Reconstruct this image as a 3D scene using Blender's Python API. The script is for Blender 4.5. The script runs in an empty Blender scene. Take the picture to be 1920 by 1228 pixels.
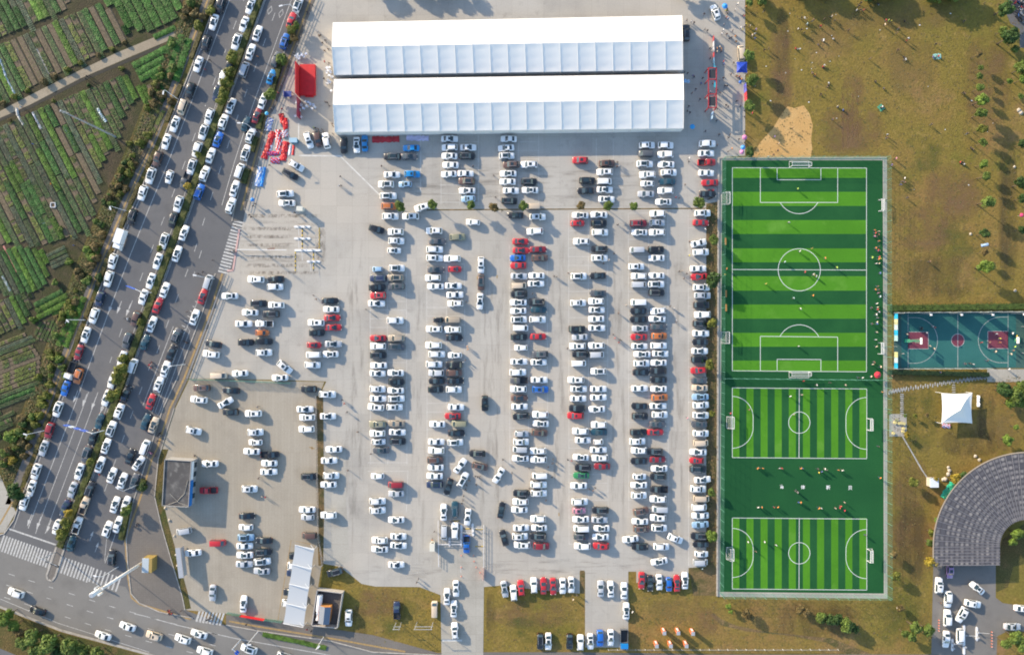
import bpy, bmesh, math, random
from mathutils import Vector, Matrix
R = math.radians
sc = bpy.context.scene
col = sc.collection
# ---------------------------------------------------------------- camera, sky, sun, exposure
CAMH = 200.0          # camera height in metres
PPM = 6.5             # plan scale: survey pixels per metre on the ground
cam = bpy.data.cameras.new("camera")
cam.lens = 36.0 * CAMH / (1920 / PPM); cam.sensor_width = 36.0
cam.clip_start = 1.0; cam.clip_end = 2000.0
camo = bpy.data.objects.new("camera", cam); col.objects.link(camo)
camo.location = (0, 0, CAMH); camo.rotation_euler = (0, 0, 0)
sc.camera = camo
SUN_EL = R(19.6)
SUN_AZ = (-0.79, 0.613)     # horizontal direction towards the sun
world = bpy.data.worlds.new("World"); sc.world = world; world.use_nodes = True
wn = world.node_tree.nodes; wl = world.node_tree.links
sky = wn.new("ShaderNodeTexSky"); sky.sky_type = 'NISHITA'; sky.sun_disc = False
sky.sun_elevation = SUN_EL; sky.sun_rotation = math.atan2(SUN_AZ[0], SUN_AZ[1])
sky.air_density = 1.0; sky.dust_density = 0.7; sky.ozone_density = 1.2
bg = wn["Background"]; bg.inputs[1].default_value = 0.15
wl.new(sky.outputs[0], bg.inputs[0])
sun = bpy.data.lights.new("sun", 'SUN'); sun.energy = 3.55; sun.angle = R(0.6); sun.color = (1.0, 0.835, 0.61)
suno = bpy.data.objects.new("sun", sun); col.objects.link(suno)
dv = Vector((-SUN_AZ[0] * math.cos(SUN_EL), -SUN_AZ[1] * math.cos(SUN_EL), -math.sin(SUN_EL)))
suno.rotation_euler = dv.to_track_quat('-Z', 'Y').to_euler(); suno.location = (-120, 90, 80)
vs = sc.view_settings
vs.view_transform = 'Standard'; vs.look = 'None'; vs.gamma = 1.0; vs.use_curve_mapping = False
vs.exposure = 1.19
sc.cycles.filter_width = 1.9
sc.cycles.max_bounces = 4; sc.cycles.diffuse_bounces = 2; sc.cycles.glossy_bounces = 2
sc.cycles.transparent_max_bounces = 8
# ---------------------------------------------------------------- helpers
rnd = random.Random(7)
def P(px, py, z=0.0):
    "survey pixel of something at height z -> world point"
    k = (CAMH - z) / CAMH / PPM
    return Vector(((px - 960) * k, (614 - py) * k, z))
def G(px, py, z=0.0):
    "plan pixel -> world point at height z"
    return Vector(((px - 960) / PPM, (614 - py) / PPM, z))
class MB:
    def __init__(s): s.v = []; s.f = []; s.m = []
    def add(s, vs_, fs, mi=0):
        o = len(s.v); s.v += [tuple(v) for v in vs_]
        for f in fs: s.f.append([i + o for i in f]); s.m.append(mi)
    def poly(s, pts, mi=0): s.add(pts, [list(range(len(pts)))], mi)
    def prism(s, pts2, z0, z1, mi=0, mtop=None):
        n = len(pts2)
        vs_ = [(p[0], p[1], z0) for p in pts2] + [(p[0], p[1], z1) for p in pts2]
        s.add(vs_, [[i, (i + 1) % n, n + (i + 1) % n, n + i] for i in range(n)], mi)
        s.add(vs_[n:], [list(range(n))], mi if mtop is None else mtop)
    def box(s, c, d, rz=0, mi=0, z=None):
        "c centre, d full size"
        cx, cy, cz = c; hx, hy, hz = d[0] / 2, d[1] / 2, d[2] / 2
        ca, sa = math.cos(rz), math.sin(rz); vs_ = []
        for zz in (-hz, hz):
            for x, y in ((-hx, -hy), (hx, -hy), (hx, hy), (-hx, hy)):
                vs_.append((cx + x * ca - y * sa, cy + x * sa + y * ca, cz + zz))
        s.add(vs_, [[3, 2, 1, 0], [4, 5, 6, 7], [0, 1, 5, 4], [1, 2, 6, 5], [2, 3, 7, 6], [3, 0, 4, 7]], mi)
    def tube(s, pts, r, n=6, mi=0, r1=None):
        pts = [Vector(p) for p in pts]; rings = []
        for i, p in enumerate(pts):
            a = pts[max(i - 1, 0)]; b = pts[min(i + 1, len(pts) - 1)]
            d = (b - a).normalized(); u = d.cross(Vector((0, 0, 1)))
            if u.length < 1e-4: u = Vector((1, 0, 0))
            u.normalize(); w = d.cross(u)
            rr = r if r1 is None else r + (r1 - r) * i / max(1, len(pts) - 1)
            rings.append([p + (u * math.cos(t) + w * math.sin(t)) * rr for t in [2 * math.pi * k / n for k in range(n)]])
        vs_ = [v for g in rings for v in g]; fs = []
        for i in range(len(pts) - 1):
            for k in range(n):
                fs.append([i * n + k, i * n + (k + 1) % n, (i + 1) * n + (k + 1) % n, (i + 1) * n + k])
        fs.append(list(range(n))[::-1]); fs.append([(len(pts) - 1) * n + k for k in range(n)])
        s.add(vs_, fs, mi)
    def cyl(s, c, r, h, n=10, mi=0, r1=None):
        s.tube([(c[0], c[1], c[2]), (c[0], c[1], c[2] + h)], r, n, mi, r if r1 is None else r1)
    def strip(s, pts, w, z, mi=0):
        "flat ribbon along a polyline"
        pts = [Vector((p[0], p[1], 0)) for p in pts]; L = []
        for i, p in enumerate(pts):
            a = pts[max(i - 1, 0)]; b = pts[min(i + 1, len(pts) - 1)]
            d = (b - a).normalized(); nn = Vector((-d.y, d.x, 0)) * w / 2
            L.append(((p + nn).x, (p + nn).y, z)); L.append(((p - nn).x, (p - nn).y, z))
        s.add(L, [[2 * i, 2 * i + 1, 2 * i + 3, 2 * i + 2] for i in range(len(pts) - 1)], mi)
    def leaf(s, p, size, mi=0, flat=0.5):
        a = rnd.uniform(0, 6.283); t = rnd.uniform(-1, 1) * (1 - flat) * 1.4
        u = Vector((math.cos(a), math.sin(a), t * .6)) * size
        w = Vector((-math.sin(a), math.cos(a), rnd.uniform(-1, 1) * (1 - flat))) * size * .6
        p = Vector(p); s.add([p - u, p - w * .9, p + u, p + w * .9], [[0, 1, 2, 3]], mi)
    def mesh(s, name, mats, smooth=False):
        me = bpy.data.meshes.new(name); me.from_pydata(s.v, [], s.f)
        if not isinstance(mats, (list, tuple)): mats = [mats]
        for m in mats: me.materials.append(m)
        if len(mats) > 1: me.polygons.foreach_set("material_index", s.m)
        if smooth: me.polygons.foreach_set("use_smooth", [True] * len(s.f))
        me.update(); return me
    def build(s, name, mats, parent=None, smooth=False, loc=None):
        o = bpy.data.objects.new(name, s.mesh(name, mats, smooth)); col.objects.link(o)
        if parent is not None: o.parent = parent
        if loc is not None: o.location = loc
        return o
def inst(name, me, loc=(0, 0, 0), rz=0, parent=None, color=None, scale=None):
    o = bpy.data.objects.new(name, me); col.objects.link(o)
    o.location = loc
    if rz: o.rotation_euler = (0, 0, rz)
    if scale is not None: o.scale = scale if isinstance(scale, (tuple, list)) else (scale,) * 3
    if parent is not None: o.parent = parent
    if color is not None: o.color = (*color, 1)
    return o
def tag(o, label, cat, group=None):
    o["label"] = label; o["category"] = cat
    if group: o["group"] = group
    return o
def thing(name, label, cat, loc=(0, 0, 0), rz=0, group=None):
    return tag(inst(name, None, loc, rz), label, cat, group)
def struct(o): o["kind"] = "structure"; return o
def stuff(o): o["kind"] = "stuff"; return o
def sheet(name, pts, z, mat, parent=None):
    b = MB(); b.poly([tuple(G(x, y, z)) for x, y in pts][::-1])
    o = b.build(name, mat, parent)
    bm = bmesh.new(); bm.from_mesh(o.data); bmesh.ops.triangulate(bm, faces=bm.faces[:], ngon_method='EAR_CLIP')
    for f in bm.faces:
        if f.normal.z < 0: f.normal_flip()
    bm.to_mesh(o.data); bm.free()
    return struct(o) if parent is None else o
ORD = "zeroth first second third fourth fifth sixth seventh eighth ninth tenth eleventh twelfth thirteenth fourteenth fifteenth sixteenth seventeenth eighteenth nineteenth twentieth".split()
def ordw(n):
    if n <= 20: return ORD[n]
    t = {2: "twenty", 3: "thirty", 4: "forty", 5: "fifty", 6: "sixty"}[n // 10]
    return t + "-" + ORD[n % 10] if n % 10 else {30: "thirtieth", 40: "fortieth", 50: "fiftieth", 60: "sixtieth"}[n]
# ---------------------------------------------------------------- materials
def newmat(name):
    m = bpy.data.materials.new(name); m.use_nodes = True
    nt = m.node_tree; return m, nt.nodes, nt.links, nt.nodes["Principled BSDF"]
def ramp(n, stops):
    r = n.new("ShaderNodeValToRGB"); e = r.color_ramp.elements
    while len(e) > 1: e.remove(e[-1])
    e[0].position = stops[0][0]; e[0].color = (*stops[0][1], 1)
    for p, c in stops[1:]:
        x = e.new(p); x.color = (*c, 1)
    return r
def plain(name, c, rough=.6, metal=0.0, spec=.5, noise=0.0, ns=3.0, c2=None):
    m, n, l, b = newmat(name)
    b.inputs["Roughness"].default_value = rough; b.inputs["Metallic"].default_value = metal
    b.inputs["Specular IOR Level"].default_value = spec
    b.inputs["Base Color"].default_value = (*c, 1)
    if noise or c2:
        g = n.new("ShaderNodeNewGeometry"); t = n.new("ShaderNodeTexNoise"); t.inputs["Scale"].default_value = ns
        t.inputs["Detail"].default_value = 5; l.new(g.outputs["Position"], t.inputs["Vector"])
        c2 = c2 or tuple(min(1, x * (1 - noise)) for x in c)
        hi = tuple(min(1, x * (1 + noise)) for x in c)
        r = ramp(n, [(.32, c2), (.68, hi)]); l.new(t.outputs["Fac"], r.inputs[0]); l.new(r.outputs[0], b.inputs["Base Color"])
    return m
def objcol(name, rough=.5, spec=.5, coat=0.0, var=0.0, ns=1.5):
    "base colour from the object's own colour, with optional grain"
    m, n, l, b = newmat(name)
    i = n.new("ShaderNodeObjectInfo"); b.inputs["Roughness"].default_value = rough
    b.inputs["Specular IOR Level"].default_value = spec; b.inputs["Coat Weight"].default_value = coat
    b.inputs["Coat Roughness"].default_value = .08
    if var:
        g = n.new("ShaderNodeNewGeometry"); t = n.new("ShaderNodeTexNoise"); t.inputs["Scale"].default_value = ns
        t.inputs["Detail"].default_value = 4; l.new(g.outputs["Position"], t.inputs["Vector"])
        mr = n.new("ShaderNodeMapRange"); mr.inputs[1].default_value = .3; mr.inputs[2].default_value = .7
        mr.inputs[3].default_value = 1 - var; mr.inputs[4].default_value = 1 + var
        l.new(t.outputs["Fac"], mr.inputs[0])
        mx = n.new("ShaderNodeVectorMath"); mx.operation = 'SCALE'
        l.new(i.outputs["Color"], mx.inputs[0]); l.new(mr.outputs[0], mx.inputs["Scale"]); l.new(mx.outputs[0], b.inputs["Base Color"])
    else: l.new(i.outputs["Color"], b.inputs["Base Color"])
    return m
def ground_mat(name, layers, rough=.9, bump=0.0, grain=None):
    """layers: list of (noise scale, detail, lo, hi, colour or None); first colour is the base"""
    m, n, l, b = newmat(name); b.inputs["Roughness"].default_value = rough; b.inputs["Specular IOR Level"].default_value = .2
    g = n.new("ShaderNodeNewGeometry"); cur = None
    for (s, d, lo, hi, c) in layers:
        if cur is None:
            cur = n.new("ShaderNodeRGB"); cur.outputs[0].default_value = (*c, 1); cur = cur.outputs[0]; continue
        t = n.new("ShaderNodeTexNoise"); t.inputs["Scale"].default_value = s; t.inputs["Detail"].default_value = d
        t.inputs["Roughness"].default_value = .62
        l.new(g.outputs["Position"], t.inputs["Vector"])
        mr = n.new("ShaderNodeMapRange"); mr.inputs[1].default_value = lo; mr.inputs[2].default_value = hi
        l.new(t.outputs["Fac"], mr.inputs[0])
        mx = n.new("ShaderNodeMix"); mx.data_type = 'RGBA'
        l.new(mr.outputs[0], mx.inputs[0]); l.new(cur, mx.inputs[6]); mx.inputs[7].default_value = (*c, 1); cur = mx.outputs[2]
    if grain:
        t = n.new("ShaderNodeTexNoise"); t.inputs["Scale"].default_value = grain[0]; t.inputs["Detail"].default_value = 6
        l.new(g.outputs["Position"], t.inputs["Vector"])
        mr = n.new("ShaderNodeMapRange"); mr.inputs[1].default_value = .3; mr.inputs[2].default_value = .7
        mr.inputs[3].default_value = 1 - grain[1]; mr.inputs[4].default_value = 1 + grain[1]; l.new(t.outputs["Fac"], mr.inputs[0])
        sx = n.new("ShaderNodeVectorMath"); sx.operation = 'SCALE'; l.new(cur, sx.inputs[0]); l.new(mr.outputs[0], sx.inputs["Scale"]); cur = sx.outputs[0]
    l.new(cur, b.inputs["Base Color"])
    if bump:
        t = n.new("ShaderNodeTexNoise"); t.inputs["Scale"].default_value = 2.2; t.inputs["Detail"].default_value = 6
        l.new(g.outputs["Position"], t.inputs["Vector"])
        bp = n.new("ShaderNodeBump"); bp.inputs["Strength"].default_value = bump; bp.inputs["Distance"].default_value = .5
        l.new(t.outputs["Fac"], bp.inputs["Height"]); l.new(bp.outputs[0], b.inputs["Normal"])
    return m
def slab_mat(name, base, joint, sx, sy, jw, layers, grain):
    "cast concrete with saw-cut joints"
    m = ground_mat(name, [(0, 0, 0, 0, base)] + layers, .85, 0, grain)
    n = m.node_tree.nodes; l = m.node_tree.links; b = n["Principled BSDF"]
    src = b.inputs["Base Color"].links[0].from_socket
    g = n.new("ShaderNodeNewGeometry"); br = n.new("ShaderNodeTexBrick")
    br.inputs["Scale"].default_value = 1.0; br.offset = 0.0; br.inputs["Mortar Size"].default_value = jw
    br.inputs["Brick Width"].default_value = sx; br.inputs["Row Height"].default_value = sy
    br.inputs["Mortar Smooth"].default_value = .4
    br.inputs["Color1"].default_value = (1, 1, 1, 1); br.inputs["Color2"].default_value = (.93, .93, .93, 1)
    br.inputs["Mortar"].default_value = (*joint, 1); l.new(g.outputs["Position"], br.inputs["Vector"])
    mx = n.new("ShaderNodeMix"); mx.data_type = 'RGBA'; mx.blend_type = 'MULTIPLY'; mx.inputs[0].default_value = 1
    l.new(src, mx.inputs[6]); l.new(br.outputs["Color"], mx.inputs[7]); l.new(mx.outputs[2], b.inputs["Base Color"])
    return m
M = {}
M['lawn'] = ground_mat('lawn', [(0, 0, 0, 0, (0.203, 0.146, 0.035)), (.016, 4, .40, .60, (0.169, 0.139, 0.031)), (.03, 5, .47, .64, (0.226, 0.139, 0.048)), (.05, 5, .56, .70, (0.127, 0.123, 0.024)),
                                (.04, 6, .56, .70, (0.243, 0.146, 0.067)), (.22, 6, .46, .70, (0.179, 0.132, 0.031)), (.6, 6, .54, .74, (0.122, 0.099, 0.027)), (.35, 6, .56, .74, (0.266, 0.185, 0.060))], .95, .3, (1.6, .20))
M['scrub'] = ground_mat('scrub', [(0, 0, 0, 0, (.10, .085, .03)), (.12, 5, .4, .6, (.055, .07, .02)), (.25, 6, .5, .7, (.16, .105, .045)), (.06, 4, .5, .7, (.12, .08, .03))], .95, .5, (3., .35))
M['asphalt'] = ground_mat('asphalt', [(0, 0, 0, 0, (.122, .121, .124)), (.03, 4, .4, .65, (.146, .143, .143)), (.22, 6, .5, .8, (.106, .105, .108))], .85, 0, (6., .12))
M['old_asphalt'] = ground_mat('old_asphalt', [(0, 0, 0, 0, (.175, .167, .155)), (.03, 4, .4, .65, (.205, .195, .18)), (.2, 6, .5, .8, (.15, .143, .133))], .85, 0, (5., .1))
M['concrete'] = slab_mat('concrete', (.405, .375, .328), (.78, .77, .76), 4.6, 5.0, .035,
                         [(.02, 4, .40, .66, (.45, .425, .385)), (.06, 6, .5, .72, (.325, .305, .275)), (.35, 6, .58, .82, (.29, .27, .24)), (.012, 3, .5, .62, (.44, .40, .345))], (3.5, .07))
M['concrete_tan'] = slab_mat('concrete_tan', (.335, .295, .235), (.82, .80, .78), .9, 9.0, .03,
                         [(.03, 4, .4, .65, (.37, .33, .27)), (.1, 6, .5, .75, (.285, .25, .20))], (3.0, .08))
M['concrete_apron'] = slab_mat('concrete_apron', (.36, .335, .29), (.72, .71, .70), 5.2, 5.2, .04,
                         [(.05, 4, .4, .65, (.41, .385, .335)), (.12, 6, .5, .75, (.30, .28, .24))], (3.0, .08))
M['paver'] = slab_mat('paver', (.155, .14, .125), (.8, .8, .8), .6, .6, .03, [(.08, 4, .4, .65, (.185, .165, .145))], (4., .12))
M['soil'] = ground_mat('soil', [(0, 0, 0, 0, (.062, .05, .032)), (.08, 5, .4, .62, (.05, .052, .022)), (.35, 6, .5, .7, (.095, .072, .045))], .95, .4, (4., .3))
M['farm_path'] = ground_mat('farm_path', [(0, 0, 0, 0, (.285, .235, .17)), (.1, 5, .4, .65, (.33, .28, .21)), (.4, 6, .5, .75, (.21, .175, .125))], .9, 0, (3., .12))
M['sand'] = ground_mat('sand', [(0, 0, 0, 0, (.50, .30, .115)), (.15, 6, .45, .7, (.57, .37, .16)), (1.2, 6, .6, .72, (.25, .19, .07))], .95, .2, (4., .15))
M['dirt'] = ground_mat('dirt', [(0, 0, 0, 0, (.17, .115, .055)), (.2, 5, .42, .62, (.085, .08, .03)), (.6, 6, .52, .7, (.24, .16, .08))], .95, .4, (4., .3))
M['turf_dark'] = ground_mat('turf_dark', [(0, 0, 0, 0, (.012, .084, .025)), (.09, 5, .4, .65, (.017, .100, .029)), (.02, 3, .4, .6, (.010, .072, .023))], .9, 0, (5., .12))
M['turf_stripe_dark'] = ground_mat('turf_stripe_dark', [(0, 0, 0, 0, (.010, .074, .022)), (.12, 5, .4, .65, (.015, .090, .026))], .9, 0, (5., .10))
M['turf_light'] = ground_mat('turf_light', [(0, 0, 0, 0, (.058, .200, .012)), (.05, 5, .4, .65, (.076, .245, .016)), (.4, 5, .5, .8, (.050, .175, .012)), (.11, 4, .58, .72, (.10, .26, .03))], .9, 0, (5., .10))
M['drive'] = ground_mat('drive', [(0, 0, 0, 0, (.175, .165, .152)), (.06, 5, .4, .65, (.205, .19, .175)), (.3, 6, .5, .8, (.15, .14, .13))], .85, 0, (5., .1))
def stain_mat(name, sv, c=(.215, .19, .16), top=.46, lo=.50, hi=.78):
    m, n, l, b = newmat(name); b.inputs["Roughness"].default_value = .9; b.inputs["Base Color"].default_value = (*c, 1)
    g = n.new("ShaderNodeNewGeometry"); tc = n.new("ShaderNodeTexCoord"); mp = n.new("ShaderNodeVectorMath"); mp.operation = 'MULTIPLY'; mp.inputs[1].default_value = sv
    l.new(g.outputs["Position"], mp.inputs[0]); t = n.new("ShaderNodeTexNoise"); t.inputs["Scale"].default_value = 1; t.inputs["Detail"].default_value = 6; t.inputs["Roughness"].default_value = .65; l.new(mp.outputs[0], t.inputs["Vector"])
    mr = n.new("ShaderNodeMapRange"); mr.inputs[1].default_value = lo; mr.inputs[2].default_value = hi; mr.inputs[3].default_value = 0; mr.inputs[4].default_value = top; l.new(t.outputs["Fac"], mr.inputs[0])
    sp = n.new("ShaderNodeSeparateXYZ"); l.new(tc.outputs["Generated"], sp.inputs[0]); prev = mr.outputs[0]
    for ax in (0, 1):
        a = n.new("ShaderNodeMath"); a.operation = 'PINGPONG'; a.inputs[1].default_value = .5; l.new(sp.outputs[ax], a.inputs[0])
        c = n.new("ShaderNodeMapRange"); c.inputs[1].default_value = 0; c.inputs[2].default_value = .22; l.new(a.outputs[0], c.inputs[0])
        d = n.new("ShaderNodeMath"); d.operation = 'MULTIPLY'; l.new(prev, d.inputs[0]); l.new(c.outputs[0], d.inputs[1]); prev = d.outputs[0]
    l.new(prev, b.inputs["Alpha"]); return m
M['stain_x'] = stain_mat('tyre_stain_across', (.10, .75, 1)); M['stain_y'] = stain_mat('tyre_stain_along', (.6, .07, 1))
M['stain_dirt_shade'] = stain_mat('tyre_dirt_and_shade', (.9, .45, 1), (.17, .14, .11), .5, .42, .64)
M['patch_brown'] = stain_mat('worn_earth', (.12, .12, 1), (.20, .115, .060), .62, .36, .66); M['patch_green'] = stain_mat('green_growth', (.16, .16, 1), (.085, .11, .022), .6, .42, .70)
M['patch_dark'] = stain_mat('trodden_earth', (.25, .08, 1), (.095, .070, .030), .6, .36, .66); M['patch_gold'] = stain_mat('dry_growth', (.14, .14, 1), (.215, .15, .05), .6, .38, .66)
M['white_paint'] = plain('white_paint', (.78, .78, .76), .7)
M['worn_paint'] = plain('worn_paint', (.58, .57, .54), .8, c2=(.30, .29, .275), ns=2.5)
M['faint_paint'] = plain('faint_paint', (.66, .645, .61), .8, c2=(.48, .46, .42), ns=.8)
M['yellow_paint'] = plain('yellow_paint', (.40, .25, .085), .8, c2=(.25, .18, .09), ns=1.5)
M['kerb'] = plain('kerb', (.36, .33, .29), .9, noise=.2, ns=1.)
M['pink_kerb'] = plain('pink_kerb', (.52, .33, .30), .8, noise=.15)
M['dark_metal'] = plain('dark_metal', (.035, .037, .04), .5)
M['grey_metal'] = plain('grey_metal', (.42, .43, .45), .45, .3)
M['white_metal'] = plain('white_metal', (.72, .72, .72), .4)
M['white_fabric'] = plain('white_fabric', (.84, .84, .83), .55, spec=.3)
M['stripe_obj'] = objcol('coloured_surface', .6)
M['leaf'] = objcol('leaf', .65, .25, 0, .45, .9)
M['ditch'] = plain('ditch', (.03, .028, .022), .9)
M['bark'] = plain('bark', (.10, .075, .05), .9, noise=.2)
# ================================================================= the setting
sheet('ground', [(-500, -500), (2420, -500), (2420, 1730), (-500, 1730)], 0, M['lawn'])
LE = [(452, -120), (357, 132), (300, 277), (252, 382), (203, 500), (150, 642), (99, 782), (36, 945)]            # west kerb of the road
ML = [(522, -120), (406, 205), (343, 390), (270, 585), (205, 765), (138, 945), (108, 1025)]                     # median, west side
MR = [(539, -120), (422, 205), (357, 390), (284, 585), (221, 765), (153, 945), (120, 1025)]                     # median, east side
LB = [(634, -120), (518, 197), (508, 215), (460, 395), (456, 415), (437, 507), (425, 513), (401, 585), (353, 710), (327, 765), (303, 840), (297, 860), (290, 930), (302, 982), (320, 1045), (342, 1118), (347, 1143)]
sheet('farmland', [(-500, -400), (540, -400)] + [(x - 26, y) for x, y in LE] + [(0, 950), (-500, 1100)], .006, M['soil'])
sheet('verge', [(x - 62, y) for x, y in LE] + [(x, y) for x, y in LE][::-1], .011, M['scrub'])
sheet('road', LE + [(26, 975), (8, 1000), (-60, 1018), (-500, 960), (-500, 1010), (-60, 1117), (0, 1137), (117, 1182), (275, 1225), (420, 1270), (640, 1330), (900, 1330), (900, 1250), (700, 1222), (620, 1203), (484, 1183), (424, 1172)] + LB[::-1], .016, M['asphalt'])
sheet('junction_surface', [(-60, 1024), (10, 1006), (30, 1012), (105, 1055), (180, 1086), (236, 1100), (248, 1122), (264, 1134), (300, 1149), (362, 1160), (424, 1173), (484, 1184), (700, 1223), (900, 1252), (900, 1328), (640, 1328), (420, 1268), (275, 1223), (117, 1180), (0, 1135), (-60, 1115)], .0178, M['old_asphalt'])
sheet('side_road', [(-300, 1120), (-60, 1190), (60, 1240), (200, 1330), (-300, 1330)], .016, M['asphalt'])
LOT = [(634, -120), (664, -200), (1397, -200), (1397, 292), (1350, 296), (1346, 380), (1324, 382), (1324, 1062), (1291, 1064), (1291, 1090), (1193, 1092), (1193, 1071), (1178, 1071), (1178, 1213), (1097, 1213), (1097, 1071), (1087, 1070),
       (1087, 1112), (1005, 1105), (940, 1097), (905, 1100), (905, 1235), (828, 1235), (826, 1115), (787, 1100), (704, 1099), (678, 1094), (662, 1081), (637, 1062), (606, 1056), (603, 1000), (600, 740), (612, 715), (520, 712), (355, 709)]
sheet('parking_lot', LOT + LB[8::-1][1:], .024, M['concrete'])
sheet('taxi_yard', [(356, 709), (520, 714), (608, 716), (599, 740), (600, 1000), (603, 1060), (585, 1172), (430, 1150), (347, 1143), (342, 1118), (320, 1045), (302, 982), (292, 930), (298, 860), (305, 840), (329, 765)], .029, M['concrete_tan'])
sheet('worn_slab', [(610, 842), (648, 842), (650, 955), (655, 1050), (640, 1061), (608, 1054), (606, 960)], .034, M['concrete_apron'])
sheet('entrance_apron', [(828, 1030), (908, 1030), (906, 1235), (828, 1235)], .034, M['concrete_apron'])
sheet('brown_strip', [(1088, 1069), (1096, 1069), (1096, 1112), (1088, 1112)], .034, M['dirt'])
sheet('planted_strip', [(592, 742), (606, 742), (608, 960), (606, 1060), (597, 1060), (593, 900)], .036, M['dirt'])
sheet('fence_verge', [(1324, 382), (1348, 378), (1348, 1116), (1300, 1116), (1292, 1064), (1324, 1063)], .030, M['dirt'])
sheet('sand_patch', [(1409, 295), (1425, 268), (1450, 240), (1464, 217), (1476, 200), (1490, 203), (1507, 198), (1518, 214), (1524, 235), (1521, 262), (1523, 280), (1520, 297)], .010, M['sand'])
sheet('track', [(1338, 1148), (1352, 1160), (1380, 1172), (1440, 1184), (1520, 1192), (1560, 1196), (1600, 1212), (1640, 1228), (1590, 1228), (1550, 1204), (1480, 1191), (1400, 1183), (1352, 1172), (1332, 1152)], .008, M['dirt'])
PZ = [.004]
def patch(x0, y0, x1, y1, k):
    PZ[0] += .0004; n = 14; sheet({'patch_brown': 'bare_patch', 'patch_green': 'green_patch', 'patch_dark': 'trodden_path', 'patch_gold': 'dry_patch'}[k], [((x0 + x1) / 2 + (x1 - x0) / 2 * math.cos(a), (y0 + y1) / 2 + (y1 - y0) / 2 * math.sin(a)) for a in [2 * math.pi * q / n for q in range(n)]], .003 + PZ[0] - .004, M[k])
for a in ((1452, 5, 1482, 210, 'patch_dark'), (1440, 20, 1490, 230, 'patch_brown'), (1530, 190, 1660, 300, 'patch_brown'), (1575, 130, 1625, 260, 'patch_brown'), (1660, 60, 1760, 190, 'patch_gold'), (1500, 10, 1640, 110, 'patch_gold'), (1600, 0, 1800, 60, 'patch_gold'), (1690, 250, 1770, 330, 'patch_green'), (1750, 400, 1840, 500, 'patch_green'), (1680, 380, 1800, 480, 'patch_brown'),
          (1800, 60, 1900, 250, 'patch_brown'), (1690, 470, 1830, 570, 'patch_dark'), (1730, 300, 1850, 420, 'patch_brown'), (1870, 240, 1910, 560, 'patch_dark'), (1668, 710, 1760, 860, 'patch_green'), (1670, 850, 1750, 1060, 'patch_brown'), (1690, 880, 1720, 1060, 'patch_gold'), (1760, 800, 1880, 860, 'patch_dark'), (1665, 930, 1745, 1110, 'patch_dark'), (1830, 730, 1870, 840, 'patch_dark'), (1860, 760, 1920, 850, 'patch_gold'),
          (1210, 1120, 1300, 1170, 'patch_gold'), (1290, 1110, 1350, 1200, 'patch_brown'), (1440, 1125, 1620, 1200, 'patch_dark'), (1640, 1110, 1750, 1220, 'patch_green'), (920, 1120, 1080, 1180, 'patch_brown'), (940, 1150, 1080, 1210, 'patch_green'), (660, 1100, 760, 1160, 'patch_brown'), (700, 1120, 800, 1200, 'patch_green'), (655, 1130, 690, 1210, 'patch_dark'), (910, 1104, 930, 1200, 'patch_dark')): patch(*a)
for q in range(4): patch(1578 + q * 9, 150 + q * 4, 1583 + q * 9, 290 - q * 8, 'patch_brown')
sheet('driveway', [(1750, 1059), (1867, 1059), (1867, 1120), (1880, 1130), (1920, 1136), (2100, 1140), (2100, 1190), (1890, 1182), (1870, 1192), (1868, 1235), (1746, 1235)], .012, M['drive'])
sheet('arena_court', [(1867, 1059), (1880, 1010), (1930, 975), (2000, 975), (2000, 1040), (1900, 1062), (1890, 1100), (1868, 1110)], .008, M['scrub'])
sheet('service_road', [(640, 1226), (905, 1222), (1080, 1222), (1350, 1226), (1760, 1226), (1760, 1330), (640, 1330)], .013, M['paver'])
sheet('motor_yard', [(1888, 30), (1896, -40), (2000, -40), (2000, 90), (1912, 90), (1912, 55), (1895, 45)], .012, M['asphalt'])
sheet('field_path', [(-60, 232), (-60, 248), (0, 222), (56, 197), (150, 148), (240, 109), (330, 71), (345, 61), (340, 54), (300, 66), (220, 99), (140, 137), (50, 182), (0, 209)], .018, M['farm_path'])
sheet('planted_verge', [(303, 842), (316, 842), (309, 862), (304, 930), (315, 978), (333, 1043), (352, 1110), (358, 1140), (346, 1142), (341, 1118), (319, 1045), (301, 982), (290, 930), (297, 860)], .040, M['scrub'])
def stain(pts, mat): sheet('tyre_stain', pts, .0275, mat)
stain([(455, 410), (615, 410), (615, 512), (440, 512)], M['stain_x']); stain([(455, 395), (600, 395), (600, 430), (455, 430)], M['stain_x'])
stain([(640, 400), (690, 400), (690, 1060), (640, 1060)], M['stain_y']); stain([(770, 450), (800, 450), (800, 1080), (770, 1080)], M['stain_y']); stain([(895, 420), (955, 420), (955, 1080), (895, 1080)], M['stain_y']); stain([(1030, 400), (1064, 400), (1064, 1060), (1030, 1060)], M['stain_y']); stain([(1142, 400), (1176, 400), (1176, 1060), (1142, 1060)], M['stain_y']); stain([(1255, 400), (1288, 400), (1288, 1060), (1255, 1060)], M['stain_y'])
for x0, y0, x1, y1 in ((450, 401, 606, 409), (448, 425, 560, 433), (448, 440, 553, 448), (448, 456, 553, 463), (448, 478, 578, 486), (448, 494, 585, 502), (446, 508, 612, 515), (590, 425, 612, 500)): sheet('tyre_dirt_and_shade', [(x0, y0), (x1, y0), (x1, y1), (x0, y1)], .0285, M['stain_dirt_shade'])  # dark strips at the gate: tyre dirt, with barrier-arm shadows painted in
stain([(600, 1062), (1290, 1040), (1290, 1068), (700, 1090)], M['stain_x']); stain([(640, 300), (1320, 300), (1320, 390), (640, 390)], M['stain_x'])
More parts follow.
